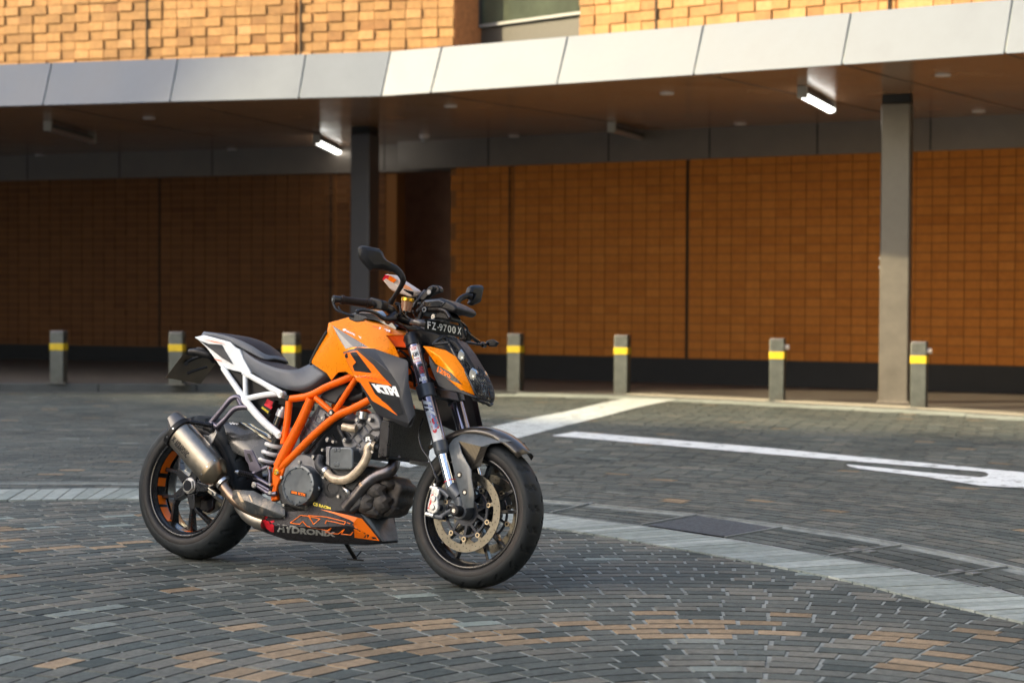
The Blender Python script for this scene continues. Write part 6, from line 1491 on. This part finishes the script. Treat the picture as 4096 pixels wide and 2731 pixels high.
# ---------------- passenger peg bracket and foot pegs
tubes('passenger_bracket', [([k_(1688, 1030, .16), k_(1770, 930, .155), k_(1850, 838, .145), k_(1912, 826, .135), k_(1945, 870, .13)], [.012, .0105, .012, .012, .012]), ([k_(1738, 1062, .16), k_(1800, 1000, .155), k_(1885, 915, .145), k_(2000, 908, .135), k_(2030, 935, .13)], [.012, .0105, .012, .012, .013]), ([k_(1905, 840, .135), k_(1935, 900, .135)], .011), ([k_(1690, 1035, .16), k_(1745, 1065, .16)], .014)], PURP, n=12, mirror=False, smooth=60)
def peg(p0, p1, n, nm):
    mb = MB()
    for i in range(n):
        t0, t1 = i/n, (i+.55)/n; mb.cyl(p0.lerp(p1, t0), p0.lerp(p1, t1), .0115, n=12)
    mb.cyl(p0, p1, .0085, n=12); o = mb.build(nm, BLKMET, bike)
    return o
peg(k_(1700, 1050, .17), k_(1522, 1020, .225), 8, 'passenger_footpeg'); pp = peg(c3(1075, 735, .19), c3(945, 706, .245), 9, 'footpeg')
mb = MB(); q = c3(943, 705, .246); mb.cyl(q, q+(q-c3(1075, 735, .19)).normalized()*.012, .009, .004, n=12); mb.build('peg_feeler', STEEL, pp)
mb = MB(); mb.tube([k_(1640, 1060, .17), k_(1690, 1080, .165), k_(1700, 1100, .16)], .016); mb.build('peg_hinge', BLACK, bike)
# rear-sets
tubes('rearset_bracket', [([c3(1070, 725, .17), c3(1130, 690, .165), c3(1200, 662, .16)], [.012, .009, .010]), ([c3(1085, 745, .17), c3(1140, 775, .165), c3(1205, 812, .16)], [.012, .009, .010]), ([c3(1075, 800, .175), c3(1120, 830, .17), c3(1205, 885, .17), c3(1268, 885, .165)], [.010, .008, .010, .010]), ([c3(1105, 800, .175), c3(1160, 830, .17), c3(1210, 860, .17)], .007), ([c3(1205, 655, .16), c3(1215, 740, .16), c3(1210, 820, .16)], .009)], PURP, n=12, smooth=60)
mb = MB(); mb.prism(P_('C', [(990, 515), (1062, 522), (1085, 570), (1140, 690), (1085, 712), (1040, 690), (1030, 640), (1005, 600)], .178), (0, .008, 0)); hg = mb.build('heel_guard', PURP, bike, bevel=.002)
mb = MB(); mb.prism(P_('C', [(1018, 548), (1042, 552), (1068, 615), (1048, 622)], .1795), (0, .004, 0)); mb.build('guard_slot', BLACK, hg, smooth=0)
mb = MB(); q = c3(1080, 812, .18); mb.cyl(q-YA*.01, q+YA*.004, .013, n=20); mb.build('pedal_pivot', STEEL, bike, bevel=.002)
# shock absorber + spring
mb = MB(); s0_, s1_ = c3(1270, 445, .06), c3(1205, 600, .06); axs = (s1_-s0_); n_t = 3; pts = []
u_ = axs.normalized().orthogonal().normalized(); w2_ = axs.normalized().cross(u_)
for i in range(n_t*14+1):
    a = 2*math.pi*i/14; pts.append(s0_-axs*.1+axs*1.25*(i/(n_t*14))+(u_*math.cos(a)+w2_*math.sin(a))*.036)
mb.tube(pts, .0095, n=10, sub=1); spr = mb.build('shock_spring', SPRING, bike, smooth=60)
mb = MB(); mb.cyl(s0_-axs*.4, s1_+axs*.3, .020, n=20); mb.cyl(s0_-axs*.3, s0_-axs*.12, .036, n=24); mb.cyl(s1_+axs*.12, s1_+axs*.25, .036, n=24); mb.build('shock_body', BLKMET, spr)
mb = MB(); a = c3(1325, 175, .12); b = c3(1240, 400, .12); mb.cyl(a.lerp(b, .22), b, .021, n=24); shr_ = mb.build('shock_reservoir', BLACKG, bike, bevel=.002)
mb = MB(); mb.cyl(a.lerp(b, .05), a.lerp(b, .30), .0225, n=24); mb.cyl(a.lerp(b, -.06), a.lerp(b, .06), .012, n=16); mb.build('reservoir_head', M('silver_head', (.6, .6, .62), .3, .6), shr_, bevel=.002)
# hugger
hg = MB(); V = [c3(825, 312, .092), c3(862, 288, .070), c3(960, 290, .045), c3(1000, 318, .040), c3(1100, 380, .045), c3(1205, 470, .06), c3(1165, 620, .085), c3(1185, 665, .09), c3(1060, 605, .098), c3(905, 540, .100), c3(862, 440, .100), c3(1020, 470, .080)]
hg.add(V, [(0, 1, 11, 10), (1, 2, 3, 11), (3, 4, 11), (4, 5, 6, 11), (6, 7, 8, 11), (8, 9, 10, 11)]); c_ = [Vector((V[i].x, 0, V[i].z)) for i in (1, 2, 3, 4, 5)]
k = len(hg.v); hg.v += c_; 
for i in range(4): hg.f.append((1+i, 2+i, k+1+i, k+i)); hg.m.append(0)
hg.mirror(); hug = hg.build('rear_hugger', M('carbon_clearcoat', (.03, .03, .027), .25, 0, .5, var=.35, vscale=10, rvar=.08), bike, solid=.003, smooth=50, bevel=.001)
phg = Pl(V[0], V[1], V[11]); lettering('hugger_lettering', Pl(V[1], V[3], V[11]), 'C', 'WP', [(865, 308), (960, 310), (955, 290), (868, 290)], WHT, hug, .08)
# swingarm (left side), chain run, brake side
mb = MB(); mb.tube([V3(.52, -.09, .36), V3(.30, -.12, .36), V3(.05, -.12, .325), V3(-.02, -.12, .318)], [.05, .045, .05, .055], n=16); mb.cyl(V3(0, -.16, RR), V3(0, -.04, RR), .05, n=28); mb.tube([V3(.50, .09, .37), V3(.44, .02, .37), V3(.40, -.09, .365)], [.035, .04, .04]); swa = mb.build('swingarm', BLKMET, bike, smooth=60)
mb = MB(); mb.lathe(V3(0, -.085, RR), YA, [(.07, -.004), (.105, -.004), (.105, .004), (.07, .004)], n=60); mb.build('rear_sprocket', STEEL, swa)
# side stand
mb = MB(); a = w0_(840, 1300, -.10); b = w0_(925, 1440, -.19)
mb.tube([a, b], .009, n=12); mb.tube([w0_(935, 1420, -.18), w0_(970, 1378, -.2)], .0035, n=8); mb.prism([b+Vector(p) for p in ((-.03, -.02, 0), (.03, -.02, 0), (.03, .02, 0), (-.03, .02, 0))], (0, 0, -.006)); mb.build('side_stand', BLACK, bike)
# dark sump block below the crankcase
prism('sump', 'D', [(400, 1000), (560, 1080), (900, 1080), (960, 1110), (980, 1230), (560, 1260), (300, 1210), (200, 1120)], .050, -.05, ENGD, eng, bevel=.01)
'''END'''
